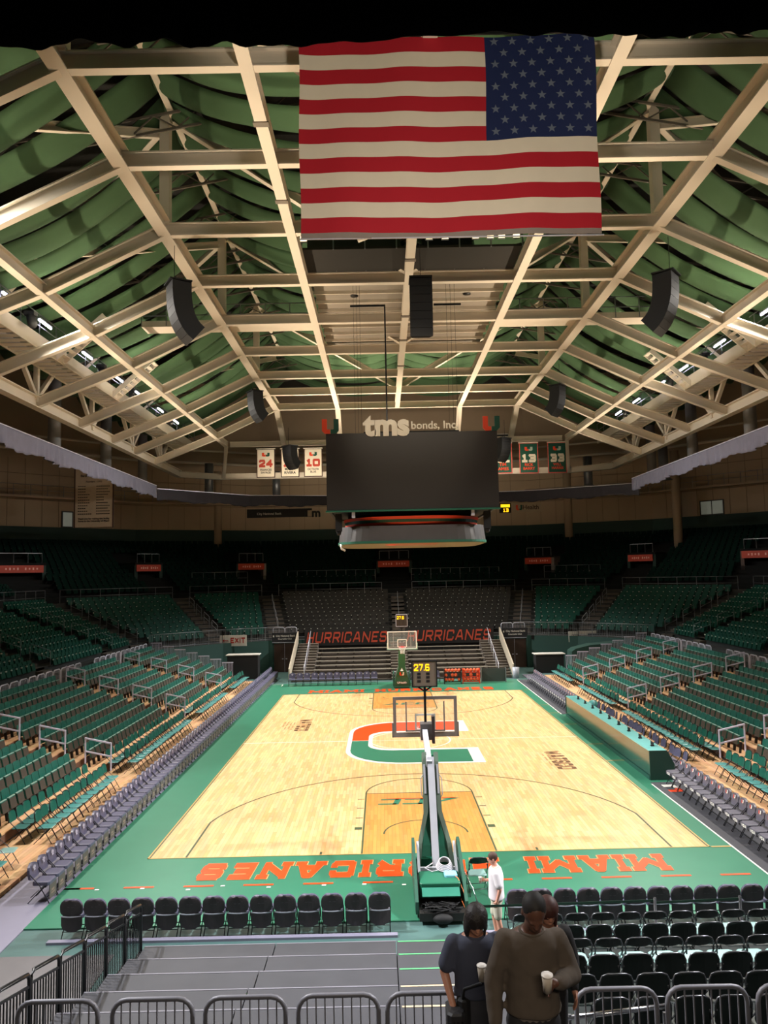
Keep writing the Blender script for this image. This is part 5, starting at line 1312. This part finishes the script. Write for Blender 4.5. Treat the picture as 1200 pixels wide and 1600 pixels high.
# mezzanine rails and windows in the upper wall
WG = mat('window_glass', '#A8B0A8', .2, emit='#A8B0A0', estr=.12); WF = mat('window_frame', '#2A2A26', .5)
A = offs(TW-.04)
def wall_win(u, w, z0, z1, n, seg):
    a, c = A[seg], A[seg+1]; d = (c-a).normalized(); best = min(range(401), key=lambda k: abs((proj(tuple(a+(c-a)*k/400)+(13,)) or (9e9,))[0]-u)); p = a+(c-a)*best/400; nn = Vector((-d.y, d.x))
    b = MB(); b.mi = 0; b.obox((p.x, p.y, (z0+z1)/2), (d.x*w/2, d.y*w/2, 0), (nn.x*.03, nn.y*.03, 0), (0, 0, (z1-z0)/2)); b.mi = 1
    for e in (-1, 1): q = p+d*e*w/2; b.obox((q.x, q.y, (z0+z1)/2), (d.x*.05, d.y*.05, 0), (nn.x*.06, nn.y*.06, 0), (0, 0, (z1-z0)/2+.05))
    for z in (z0, z1): b.obox((p.x, p.y, z), (d.x*w/2, d.y*w/2, 0), (nn.x*.06, nn.y*.06, 0), (0, 0, .05))
    if w > 1.5: b.obox((p.x, p.y, (z0+z1)/2), (d.x*.04, d.y*.04, 0), (nn.x*.06, nn.y*.06, 0), (0, 0, (z1-z0)/2))
    struct(b, 'window_%d' % n, [WG, WF])
wall_win(105, 1.0, 12.75, 14.2, 1, 1); wall_win(1113, 2.2, 12.75, 14.1, 2, 5)
Lg = offs(TW-.95)
for i in (0, 1, 2, 4, 5, 6):
    a, c = Lg[i], Lg[i+1]
    if i == 0: a = Vector((a.x, 8))
    if i == 6: c = Vector((c.x, 8))
    rail_run('mezzanine_railing', [(a.x, a.y, 15.49), (c.x, c.y, 15.49)], 1.0, 'metal railing on the mezzanine ledge at the %s' % names[i], m=METG, posts=1.5)
for i in (1, 2, 3, 4, 5):
    a, c = offs(TW-1.6)[i], offs(TW-1.6)[i+1]
    b = MB(); b.tube([(a.x, a.y, 19.6), (c.x, c.y, 19.6)], .14, 8); b.tube([(a.x, a.y, 20.9), (c.x, c.y, 20.9)], .1, 8); struct(b, 'roof_pipe', CREAM)
for i, (x, y) in enumerate(((-17.6, 37.6), (-12.0, 44.0), (19.0, 38.0), (24.5, 33.0))):
    t = root('air_diffuser', (x, y, 15.6), '%s round grey air duct outlet from the left under the far roof edge' % nth(i+1), 'duct', 'round air duct outlets'); O = t.location
    MB().cyl((x, y, 15.8), (x, y, 18.6), .42, 16).build('duct', METG, t, O); MB().tube([(x, y, 15.85), (x, y, 15.6)], [.42, .75], 16).build('cone', METG, t, O)
for i, (x, w) in enumerate(((-2.6, 2.2), (2.2, 2.6), (9.6, 2.6))):
    t = root('heater_unit', (x, 40, 19.0), '%s boxed louvre unit from the left high at the far end' % nth(i+1), 'vent', 'louvre units at the far end'); O = t.location
    MB().box(x, 40, 20.6, x+w, 40.6, 21.4).build('casing', CREAM, t, O); MB().box(x+.1, 39.97, 20.75, x+w-.1, 40, 21.3).build('louvre', BLKP, t, O)

# =================================================================== CENTRE CATWALK AND RIBBED PANEL
t = root('centre_catwalk', (.4, -1.8, 21.9), 'steel catwalk with railings crossing the roof centre behind the flag', 'catwalk'); O = t.location
MB().box(-4.4, -2.9, 21.95, 5.4, -.35, 22.05).build('walk_deck', mat('grating_dark', '#24221E', .8), t, O)
for y in (-2.9, -.45):
    b = MB()
    for z in (22.5, 23.05): b.tube([(-4.4, y, z), (5.4, y, z)], .03, 6)
    for i in range(8): x = -4.4+1.4*i; b.bar((x, y, 21.95), (x, y, 23.05), .06, .06)
    b.build('railing', METG, t, O)
MB().box(-4.2, -2.4, 22.1, .0, -1.2, 23.2).build('equipment_rack', mat('rack_dark', '#2C2C2A', .6), t, O)
MB().box(1.0, -2.4, 22.1, 3.2, -1.4, 23.8).build('equipment_rack', BLKP, t, O)
b = MB()
for z in (22.9, 23.0, 23.1, 23.2): b.box(2.1, -2.46, z, 2.28, -2.41, z+.04)
b.box(1.2, -2.46, 23.6, 1.5, -2.41, 23.68); b.build('status_lights', LEDB, t, O)
MB().tube([(-1.9, -2.95, 22.3), (-1.4, -2.95, 22.5), (-1.0, -2.95, 22.52)], .1, 8).build('flexible_duct', CREAM, t, O)
for i, x in enumerate((-4.3, 1.25, 1.95, 3.3, 3.95, 4.45, 5.1)):
    f = root('work_light', (x, -3.05, 22.35), '%s small glowing work light from the left on the centre catwalk rail' % nth(i+1), 'light', 'work lights on the centre catwalk'); P = f.location
    MB().box(x-.14, -3.1, 22.28, x+.14, -3.06, 22.5).build('lens', LEDWARM, f, P); MB().box(x-.16, -3.06, 22.25, x+.16, -2.95, 22.53).build('housing', METG, f, P)
t = root('ribbed_ceiling_panel', (.4, 6.5, 22.2), 'ribbed beige panel set between the roof beams above the scoreboard', 'ceiling panel'); O = t.location
for i in range(10):
    y = .1+1.33*i
    MB().box(-4.3, y, 22.15, 5.35, y+1.15, 22.22).build('panel_slat', CNV, t, O); MB().box(-4.35, y+1.15, 21.98, 5.4, y+1.23, 22.25).build('rib', CREAM, t, O)
for x in (-2.3, 3.6): 
    MB().cyl((x, 3.3, 22.1), (x, 3.3, 22.15), .2, 14).build('recessed_lamp', METB, t, O)
t = root('roof_walkway', (.4, 5.9, 21.1), 'pale cross walkway under the roof linking both side catwalks', 'catwalk'); O = t.location
for (x0, x1) in ((-14.6, -4.7), (5.7, 15.3)):
    b = MB(); b.box(x0, 7.1, 21.95, x1, 8.3, 22.05); b.box(x0, 7.1, 22.05, x1, 7.15, 22.3); b.build('walk_deck', CREAM, t, O)
    b = MB()
    for z in (22.6, 23.2): b.tube([(x0, 7.1, z), (x1, 7.1, z)], .03, 6)
    for i in range(8): x = x0+(x1-x0)*i/7; b.bar((x, 7.1, 22), (x, 7.1, 23.2), .05, .05)
    b.build('railing', METG, t, O)
# =================================================================== FOREGROUND RAILS AND POSTS
t = root('stepped_guard_rail', (-6.05, -20, 0), 'black stepped guard railing down the left side of the stage platforms', 'guard rail'); O = t.location
RB = mat('rail_black', '#1A1A1C', .35, .2)
for k in range(7):
    ya = -19.95-.98*k; yb = ya-.94; x = -6.06; zt = .30+.22*k+1.0; zb = .22*k+.12
    b = MB(); b.tube([(x, ya, zb), (x, ya, zt-.28), (x, ya-.06, zt-.2), (x, yb+.1, zt), (x, yb, zt-.06), (x, yb, zb)], .03, 8); b.build('panel_frame', RB, t, O)
    MB().bar((x, ya, zt-.38), (x, yb, zt-.14), .03, .03).build('cross_rail', RB, t, O); MB().bar((x, ya, zb+.03), (x, yb, zb+.03), .05, .12).build('cross_rail', RB, t, O)
    for i in range(9): y = ya-.09*(i+1); z = zt-.38+.24*(i+1)/10; MB().bar((x, y, zb), (x, y, z), .016, .016).build('baluster', RB, t, O)
t = root('belt_barrier', (4.27, -19.7, -.03), 'green belt barrier stretched behind the right near baseline chairs', 'barrier'); O = t.location
for x in (.66, 4.27, 6.0): MB().tube([(x, -19.7, -.03), (x, -19.7, .0), (x, -19.7, .01), (x, -19.7, .9)], [.16, .16, .03, .03], 12).build('post', METB, t, O)
for a, c in ((.66, 4.27), (4.27, 6.0)): MB().bar((a, -19.7, .80), (c, -19.7, .84), .004, .05).build('belt', mat('belt_green', '#2A4A3C', .6), t, O)
t = root('tube_handrail', (1.0, -26.5, 1.8), 'polished tube handrail low behind the foreground barricade on the right', 'handrail'); O = t.location
for dz in (0, -.22): MB().tube([(.9, -26.5, 2.36+dz), (2.1, -26.5, 2.47+dz)], .03, 8).build('rail', CHROME, t, O)
for x in (.95, 2.05): MB().bar((x, -26.5, 1.75), (x, -26.5, 2.4), .03, .03).build('post', METG, t, O)
t = root('padded_post', (-.62, -29.55, 3.2), 'black ribbed post pad beside the man in the dark t-shirt', 'post pad'); O = t.location
b = MB(); cushion(b, -.69, -29.68, 3.0, -.55, -29.44, 4.16, .03); b.build('pad', mat('pad_black', '#1B1A1C', .6), t, O)
for i in range(4): MB().box(-.68+.032*i, -29.695, 3.05, -.665+.032*i, -29.68, 4.1).build('rib', METB, t, O)
struct(MB().box(-1.0, -30.2, 0, -.52, -28.4, 3.0), 'near_stair_cheek', CONC)

# =================================================================== PEOPLE
SKIN_D = mat('skin_dark', '#5A3A2C', .5, var=.06); SKIN_M = mat('skin_tan', '#A8745C', .5, var=.06); SKIN_L = mat('skin_light', '#D89C84', .5, var=.05)
def ellipse(c, rx, ry, n=20, tilt=0):
    return [(c[0]+rx*math.cos(2*PI*i/n), c[1]+ry*math.sin(2*PI*i/n), c[2]+tilt*ry*math.sin(2*PI*i/n)) for i in range(n)]
def remesh(o, v=.011, it=4):
    m = o.modifiers.new('fuse', 'REMESH'); m.mode = 'VOXEL'; m.voxel_size = v; m.use_smooth_shade = True
    s = o.modifiers.new('soft', 'SMOOTH'); s.iterations = it; s.factor = .5
    return o
def limb(b, pts, rs, n=14):
    P = []; R = []
    for i in range(len(pts)-1):
        a = Vector(pts[i]); c = Vector(pts[i+1])
        for k in range(4): P.append(a+(c-a)*k/4); R.append(rs[i]+(rs[i+1]-rs[i])*k/4)
    P.append(Vector(pts[-1])); R.append(rs[-1]); b.tube(P, R, n)
    for p, r in zip(pts, rs): b.ell(p, r*.99, r*.99, r*.99, 12, 8)
def hand(b, wrist, d, palm_n, curl, side):
    """palm + five fingers. d = direction of the fingers, palm_n = palm normal, side = +1/-1 thumb side"""
    w = Vector(wrist); d = Vector(d).normalized(); n = Vector(palm_n); n = (n-d*n.dot(d)).normalized(); s = d.cross(n)*side
    M = Matrix((s, n, d)).transposed()
    b.ell(w+d*.05, .042, .017, .055, 12, 8, M)
    b.tube([w-d*.02, w+d*.03], [.026, .03], 10)
    for i, (off, L) in enumerate(((.03, .072), (.010, .080), (-.011, .074), (-.031, .058))):
        p = w+d*.088+s*off; pts = [p-d*.02]; a = 0; q = p
        for k in range(3):
            pts.append(q); a += curl; q = q+(d*math.cos(a)+n*math.sin(a))*L*(.45, .32, .26)[k]
        pts.append(q); b.tube(pts, [.010, .0098, .009, .0085, .0075][:len(pts)], 8)
    p = w+d*.03+s*.036; q = p+(s*.7+d*.6+n*.3).normalized()*.035; r = q+(d*.7+s*.2+n*(.5+curl*.4)).normalized()*.032
    b.tube([p-s*.015, p, q, r], [.013, .013, .011, .009], 8)
def person(loc, rz, label, c):
    H = c.get('H', 1.78)/1.78; t = root('person', loc, label, 'person', None, rz); t.scale = (H, H, H)
    sk = c['skin']; bow = c.get('bow', .0); hd = Vector((c.get('hx', 0), -.02-.09*bow, 1.655-.03*bow)); Rh = Matrix.Rotation(c.get('turn', 0), 3, 'Z') @ Matrix.Rotation(.6*bow, 3, 'X')
    b = MB(); bw = c.get('build', 1.0)
    T = [(.90, .155, .11), (.98, .165, .118), (1.10, .145, .10), (1.22, .152, .106), (1.34, .172, .115), (1.42, .175, .105), (1.47, .13, .085), (1.50, .07, .06)]
    b.rings([ellipse((0, -.01*(z > 1.3), z), rx*bw, ry*bw) for z, rx, ry in T])
    limb(b, [(0, 0, 1.45), (hd.x*.5, -.01-.05*bow, 1.53), tuple(hd+Rh @ Vector((0, .01, -.06)))], [.062, .056, .052])
    def hp(x, y, z): return hd+Rh @ Vector((x, y, z))
    b.ell(hp(0, .012, .03), .076, .095, .098, 18, 12, Rh); b.ell(hp(0, -.022, -.035), .060, .068, .082, 16, 10, Rh); b.ell(hp(0, -.045, -.092), .032, .032, .024, 12, 8, Rh)
    b.rings([[hp(-.008, -.088, .03), hp(.008, -.088, .03), hp(.008, -.07, .03), hp(-.008, -.07, .03)], [hp(-.017, -.113, -.018), hp(.017, -.113, -.018), hp(.018, -.08, -.022), hp(-.018, -.08, -.022)]])
    b.ell(hp(0, -.088, -.052), .026, .012, .009, 10, 6, Rh)
    for s in (-1, 1): b.ell(hp(s*.077, .015, -.005), .010, .018, .032, 10, 8, Rh); b.ell(hp(s*.03, -.082, .018), .018, .012, .008, 8, 6, Rh)
    for s, A in ((-1, c['armR']), (1, c['armL'])):
        sh = Vector((s*.185*bw, 0, 1.415)); el, wr, hdv, pn, cu = A
        limb(b, [tuple(sh), el, wr], [.052, .040, .027]); hand(b, wr, hdv, pn, cu, -s if len(A) < 6 else A[5])
    for s, L in ((-1, c['legR']), (1, c['legL'])):
        limb(b, [(s*.085, 0, .92), L[0], L[1]], [.086, .056, .038]); f = Vector(L[1])
        b.rings([ellipse((f.x, f.y+.03, f.z-.0), .036, .045, 14), ellipse((f.x, f.y-.05, f.z-.035), .042, .09, 14), ellipse((f.x, f.y-.075, max(.01, f.z-.07)), .044, .125, 14)])
    body = remesh(b.build('body', sk, t), .010, 3)
    # shirt
    b = MB(); off = c.get('loose', .022); hem = c['hem']
    TT = [(hem, .178, .128), (hem+.04, .18, .13), (1.06, .168, .122), (1.18, .168, .12), (1.30, .180, .122), (1.40, .186, .112), (1.455, .15, .095), (1.485, .085, .072)]
    b.rings([ellipse((0, -.01*(z > 1.3), z), (rx+off-.02)*bw+.008, (ry+off-.02)*bw+.008, 24) for z, rx, ry in TT])
    for s, A in ((-1, c['armR']), (1, c['armL'])):
        sh = Vector((s*.182*bw, 0, 1.41)); el = Vector(A[0]); wr = Vector(A[1])
        if c['sleeve'] == 'long': limb(b, [tuple(sh), tuple(el), tuple(el+(wr-el)*.93)], [.062+off*.5, .052+off*.5, .040+off*.2])
        else: limb(b, [tuple(sh), tuple(sh+(el-sh)*.72)], [.064+off*.4, .060+off*.6])
    sb = remesh(b.build('shirt', c['shirt'], t), .012, 6)
    if c['sleeve'] == 'long':
        dm = sb.modifiers.new('folds', 'DISPLACE'); tx = bpy.data.textures.new('fold_texture', 'CLOUDS'); tx.noise_scale = .16; dm.texture = tx; dm.strength = .022; dm.mid_level = .5; dm.texture_coords = 'LOCAL'
        MB().rings([ellipse((0, 0, hem-.015), .172*bw, .122*bw, 24), ellipse((0, 0, hem+.05), .178*bw, .127*bw, 24)]).build('ribbed_hem', c.get('hemm', c['shirt']), t)
    b = MB(); b.tube([(.078*math.cos(a)+hd.x*.2, -.012+.066*math.sin(a)-.02*bow, 1.488+.012*math.sin(a)) for a in [2*PI*i/24 for i in range(24)]], .010, 8, True); b.build('collar', c['shirt'], t)
    # trousers / shorts
    b = MB(); b.rings([ellipse((0, 0, z), rx*bw, ry*bw, 22) for z, rx, ry in ((.80, .16, .115), (.88, .172, .124), (.98, .170, .122), (1.03, .160, .114))])
    for s, L in ((-1, c['legR']), (1, c['legL'])):
        kn = Vector(L[0]); an = Vector(L[1]); hp_ = Vector((s*.085, 0, .90))
        if c['legs'] == 'shorts': limb(b, [tuple(hp_), tuple(hp_+(kn-hp_)*.86)], [.100, .088])
        else: limb(b, [tuple(hp_), tuple(kn), tuple(an+Vector((0, 0, .0)))], [.100, .072, .058])
    remesh(b.build('trousers' if c['legs'] != 'shorts' else 'shorts', c['pants'], t), .012, 5)
    for s, L in ((-1, c['legR']), (1, c['legL'])):
        f = Vector(L[1]); b = MB(); b.rings([ellipse((f.x, f.y+.01, f.z+.02), .046, .055, 16), ellipse((f.x, f.y-.03, f.z-.03), .05, .10, 16), ellipse((f.x, f.y-.06, .035), .052, .145, 16), ellipse((f.x, f.y-.06, .0), .052, .15, 16)]); b.smooth = True; b.build('shoe', c.get('shoe', BLKP), t)
    # hair
    b = MB(); hm = c['hair']
    if c['hairstyle'] == 'short':
        b.ell(hp(0, .024, .045), .081, .096, .092, 18, 12, Rh)
    elif c['hairstyle'] == 'cap':
        b.ell(hp(0, .020, .036), .083, .101, .098, 18, 12, Rh)
    else:
        b.ell(hp(0, .016, .034), .098, .112, .106, 18, 12, Rh)
        L_ = c.get('hairlen', .2); rr = random.Random(6)
        for k in range(26):
            a = -.75+(PI+1.5)*k/25; x = .082*math.cos(a); y = .02+.092*math.sin(a)
            l = L_*(.7+.4*rr.random()); b.tube([hp(x*.9, y*.9, .06), hp(x*1.08, y*1.06, -.02), hp(x*1.12+rr.uniform(-.01, .01), y*1.05, -.02-l*.6), hp(x*1.02, y*1.0, -.02-l)], [.016, .013, .011, .005], 6)
    remesh(b.build('hair', hm, t), .009, 2)
    return t
def cup(x, y, z, label, tiltx=0):
    t = root('paper_cup', (x, y, z), label, 'cup'); t.rotation_euler = (tiltx, 0, 0)
    MB().tube([(0, 0, -.055), (0, 0, .055)], [.025, .036], 20).build('cup_body', mat('cup_paper', '#A89C8C', .6), t)
    MB().tube([(0, 0, .052), (0, 0, .060), (0, 0, .061), (0, 0, .066)], [.039, .039, .033, .031], 20).build('lid', mat('cup_lid', '#DAD2C8', .5), t)
    return t
SW = mat('sweater_brown', '#4E443A', .95, var=.10, scale=8, bump=.2); PT = mat('trousers_black', '#18171A', .8)
# man in the sweater, facing the viewer, head bowed, cup in his left hand
person((-.145, -30.32, 3.546), 0.0, 'man in a dark brown sweater climbing the steps, head bowed, holding a cup', dict(H=1.82, build=.95, skin=SKIN_D, bow=1.0, hx=.01, shirt=SW, hem=.95, hemm=mat('sweater_hem', '#5E5650', .9), sleeve='long', loose=.034, pants=PT, legs='long', hair=mat('hair_black', '#15110F', .7), hairstyle='short',
       armR=((-.262, .01, 1.15), (-.262, -.07, .91), (.02, -.1, -1), (1, 0, 0), .35), armL=((.275, .02, 1.17), (.115, -.235, 1.245), (-1, -.35, .12), (-.3, -1, 0), .95),
       legR=((-.11, -.12, .52), (-.11, .02, .24)), legL=((.11, .0, .50), (.11, .06, .08))))
cup(-.105, -30.32-.33, 3.546+1.315, 'white lidded paper cup held by the man in the brown sweater', .1)
TS = mat('tshirt_slate', '#3E4252', .9, var=.08, scale=6)
person((-.44, -29.45, 3.236), 0.05, 'person in slate t-shirt with dark chin length hair, looking down beside the post pad', dict(H=1.70, build=.98, skin=SKIN_M, bow=.95, shirt=TS, hem=1.0, sleeve='short', loose=.026, pants=mat('trousers_grey', '#3A3A40', .85), legs='long', hair=mat('hair_dark_brown', '#1C1512', .6, bump=.5, scale=30), hairstyle='long', hairlen=.17,
       armR=((-.26, .03, 1.17), (-.21, -.10, .965), (0, -.35, -1), (.6, .4, -.2), .25), armL=((.24, .02, 1.17), (.13, -.20, 1.24), (-.8, -.7, .15), (-1, .3, 0), .9),
       legR=((-.09, -.08, .5), (-.1, .04, .1)), legL=((.1, -.02, .5), (.1, .05, .08))))
cup(-.44+.02, -29.45-.265, 3.236+1.235, 'white paper cup held by the person in the slate t-shirt')
t = root('shoulder_bag', (-.57, -29.5, 4.1), 'small black bag hanging at the hip of the person in the slate t-shirt', 'bag'); O = t.location
b = MB(); cushion(b, -.60, -29.60, 3.92, -.50, -29.44, 4.22, .03); b.build('bag_body', BLKP, t, O); MB().tube([(-.56, -29.57, 4.2), (-.55, -29.6, 4.3), (-.42, -29.64, 4.36)], .012, 6).build('strap', BLKP, t, O)
person((.23, -28.95, 3.08), 0.1, 'person with reddish brown hair half hidden behind the man in the sweater', dict(H=1.68, build=.92, skin=SKIN_M, bow=.7, shirt=mat('jacket_black', '#1C1A1C', .85), hem=.95, sleeve='long', loose=.026, pants=PT, legs='long', hair=mat('hair_auburn', '#3E1C14', .6), hairstyle='long', hairlen=.34,
       armR=((-.25, .02, 1.16), (-.2, -.1, .95), (0, -.3, -1), (1, 0, 0), .3), armL=((.25, .03, 1.16), (.21, -.12, .96), (0, -.3, -1), (-1, 0, 0), .3),
       legR=((-.09, -.05, .5), (-.1, .04, .1)), legL=((.1, .0, .5), (.1, .05, .08))))
person((1.10, -19.42, -.03), -PI/2-.12, 'man in a white t-shirt and pale shorts standing beside the basket support', dict(H=1.80, build=1.08, skin=SKIN_L, bow=.45, turn=0, shirt=mat('tshirt_white', '#E6DEE0', .9, var=.04), hem=.88, sleeve='short', loose=.034, pants=mat('shorts_pale', '#C8C2AE', .9), legs='shorts', hair=mat('hair_brown', '#4A3226', .7), hairstyle='cap', shoe=WHITE,
       armR=((-.24, .0, 1.15), (-.14, -.22, 1.16), (.2, -1, .1), (.9, .2, 0), .8), armL=((.26, .07, 1.13), (.25, .0, .90), (0, -.25, -1), (-1, 0, 0), .35),
       legR=((-.10, -.06, .5), (-.10, .0, .08)), legL=((.10, .02, .5), (.10, .12, .08))))
cup(1.10-.31, -19.42+.13, 1.80*.645+.0, 'white paper cup held by the man in the white t-shirt')
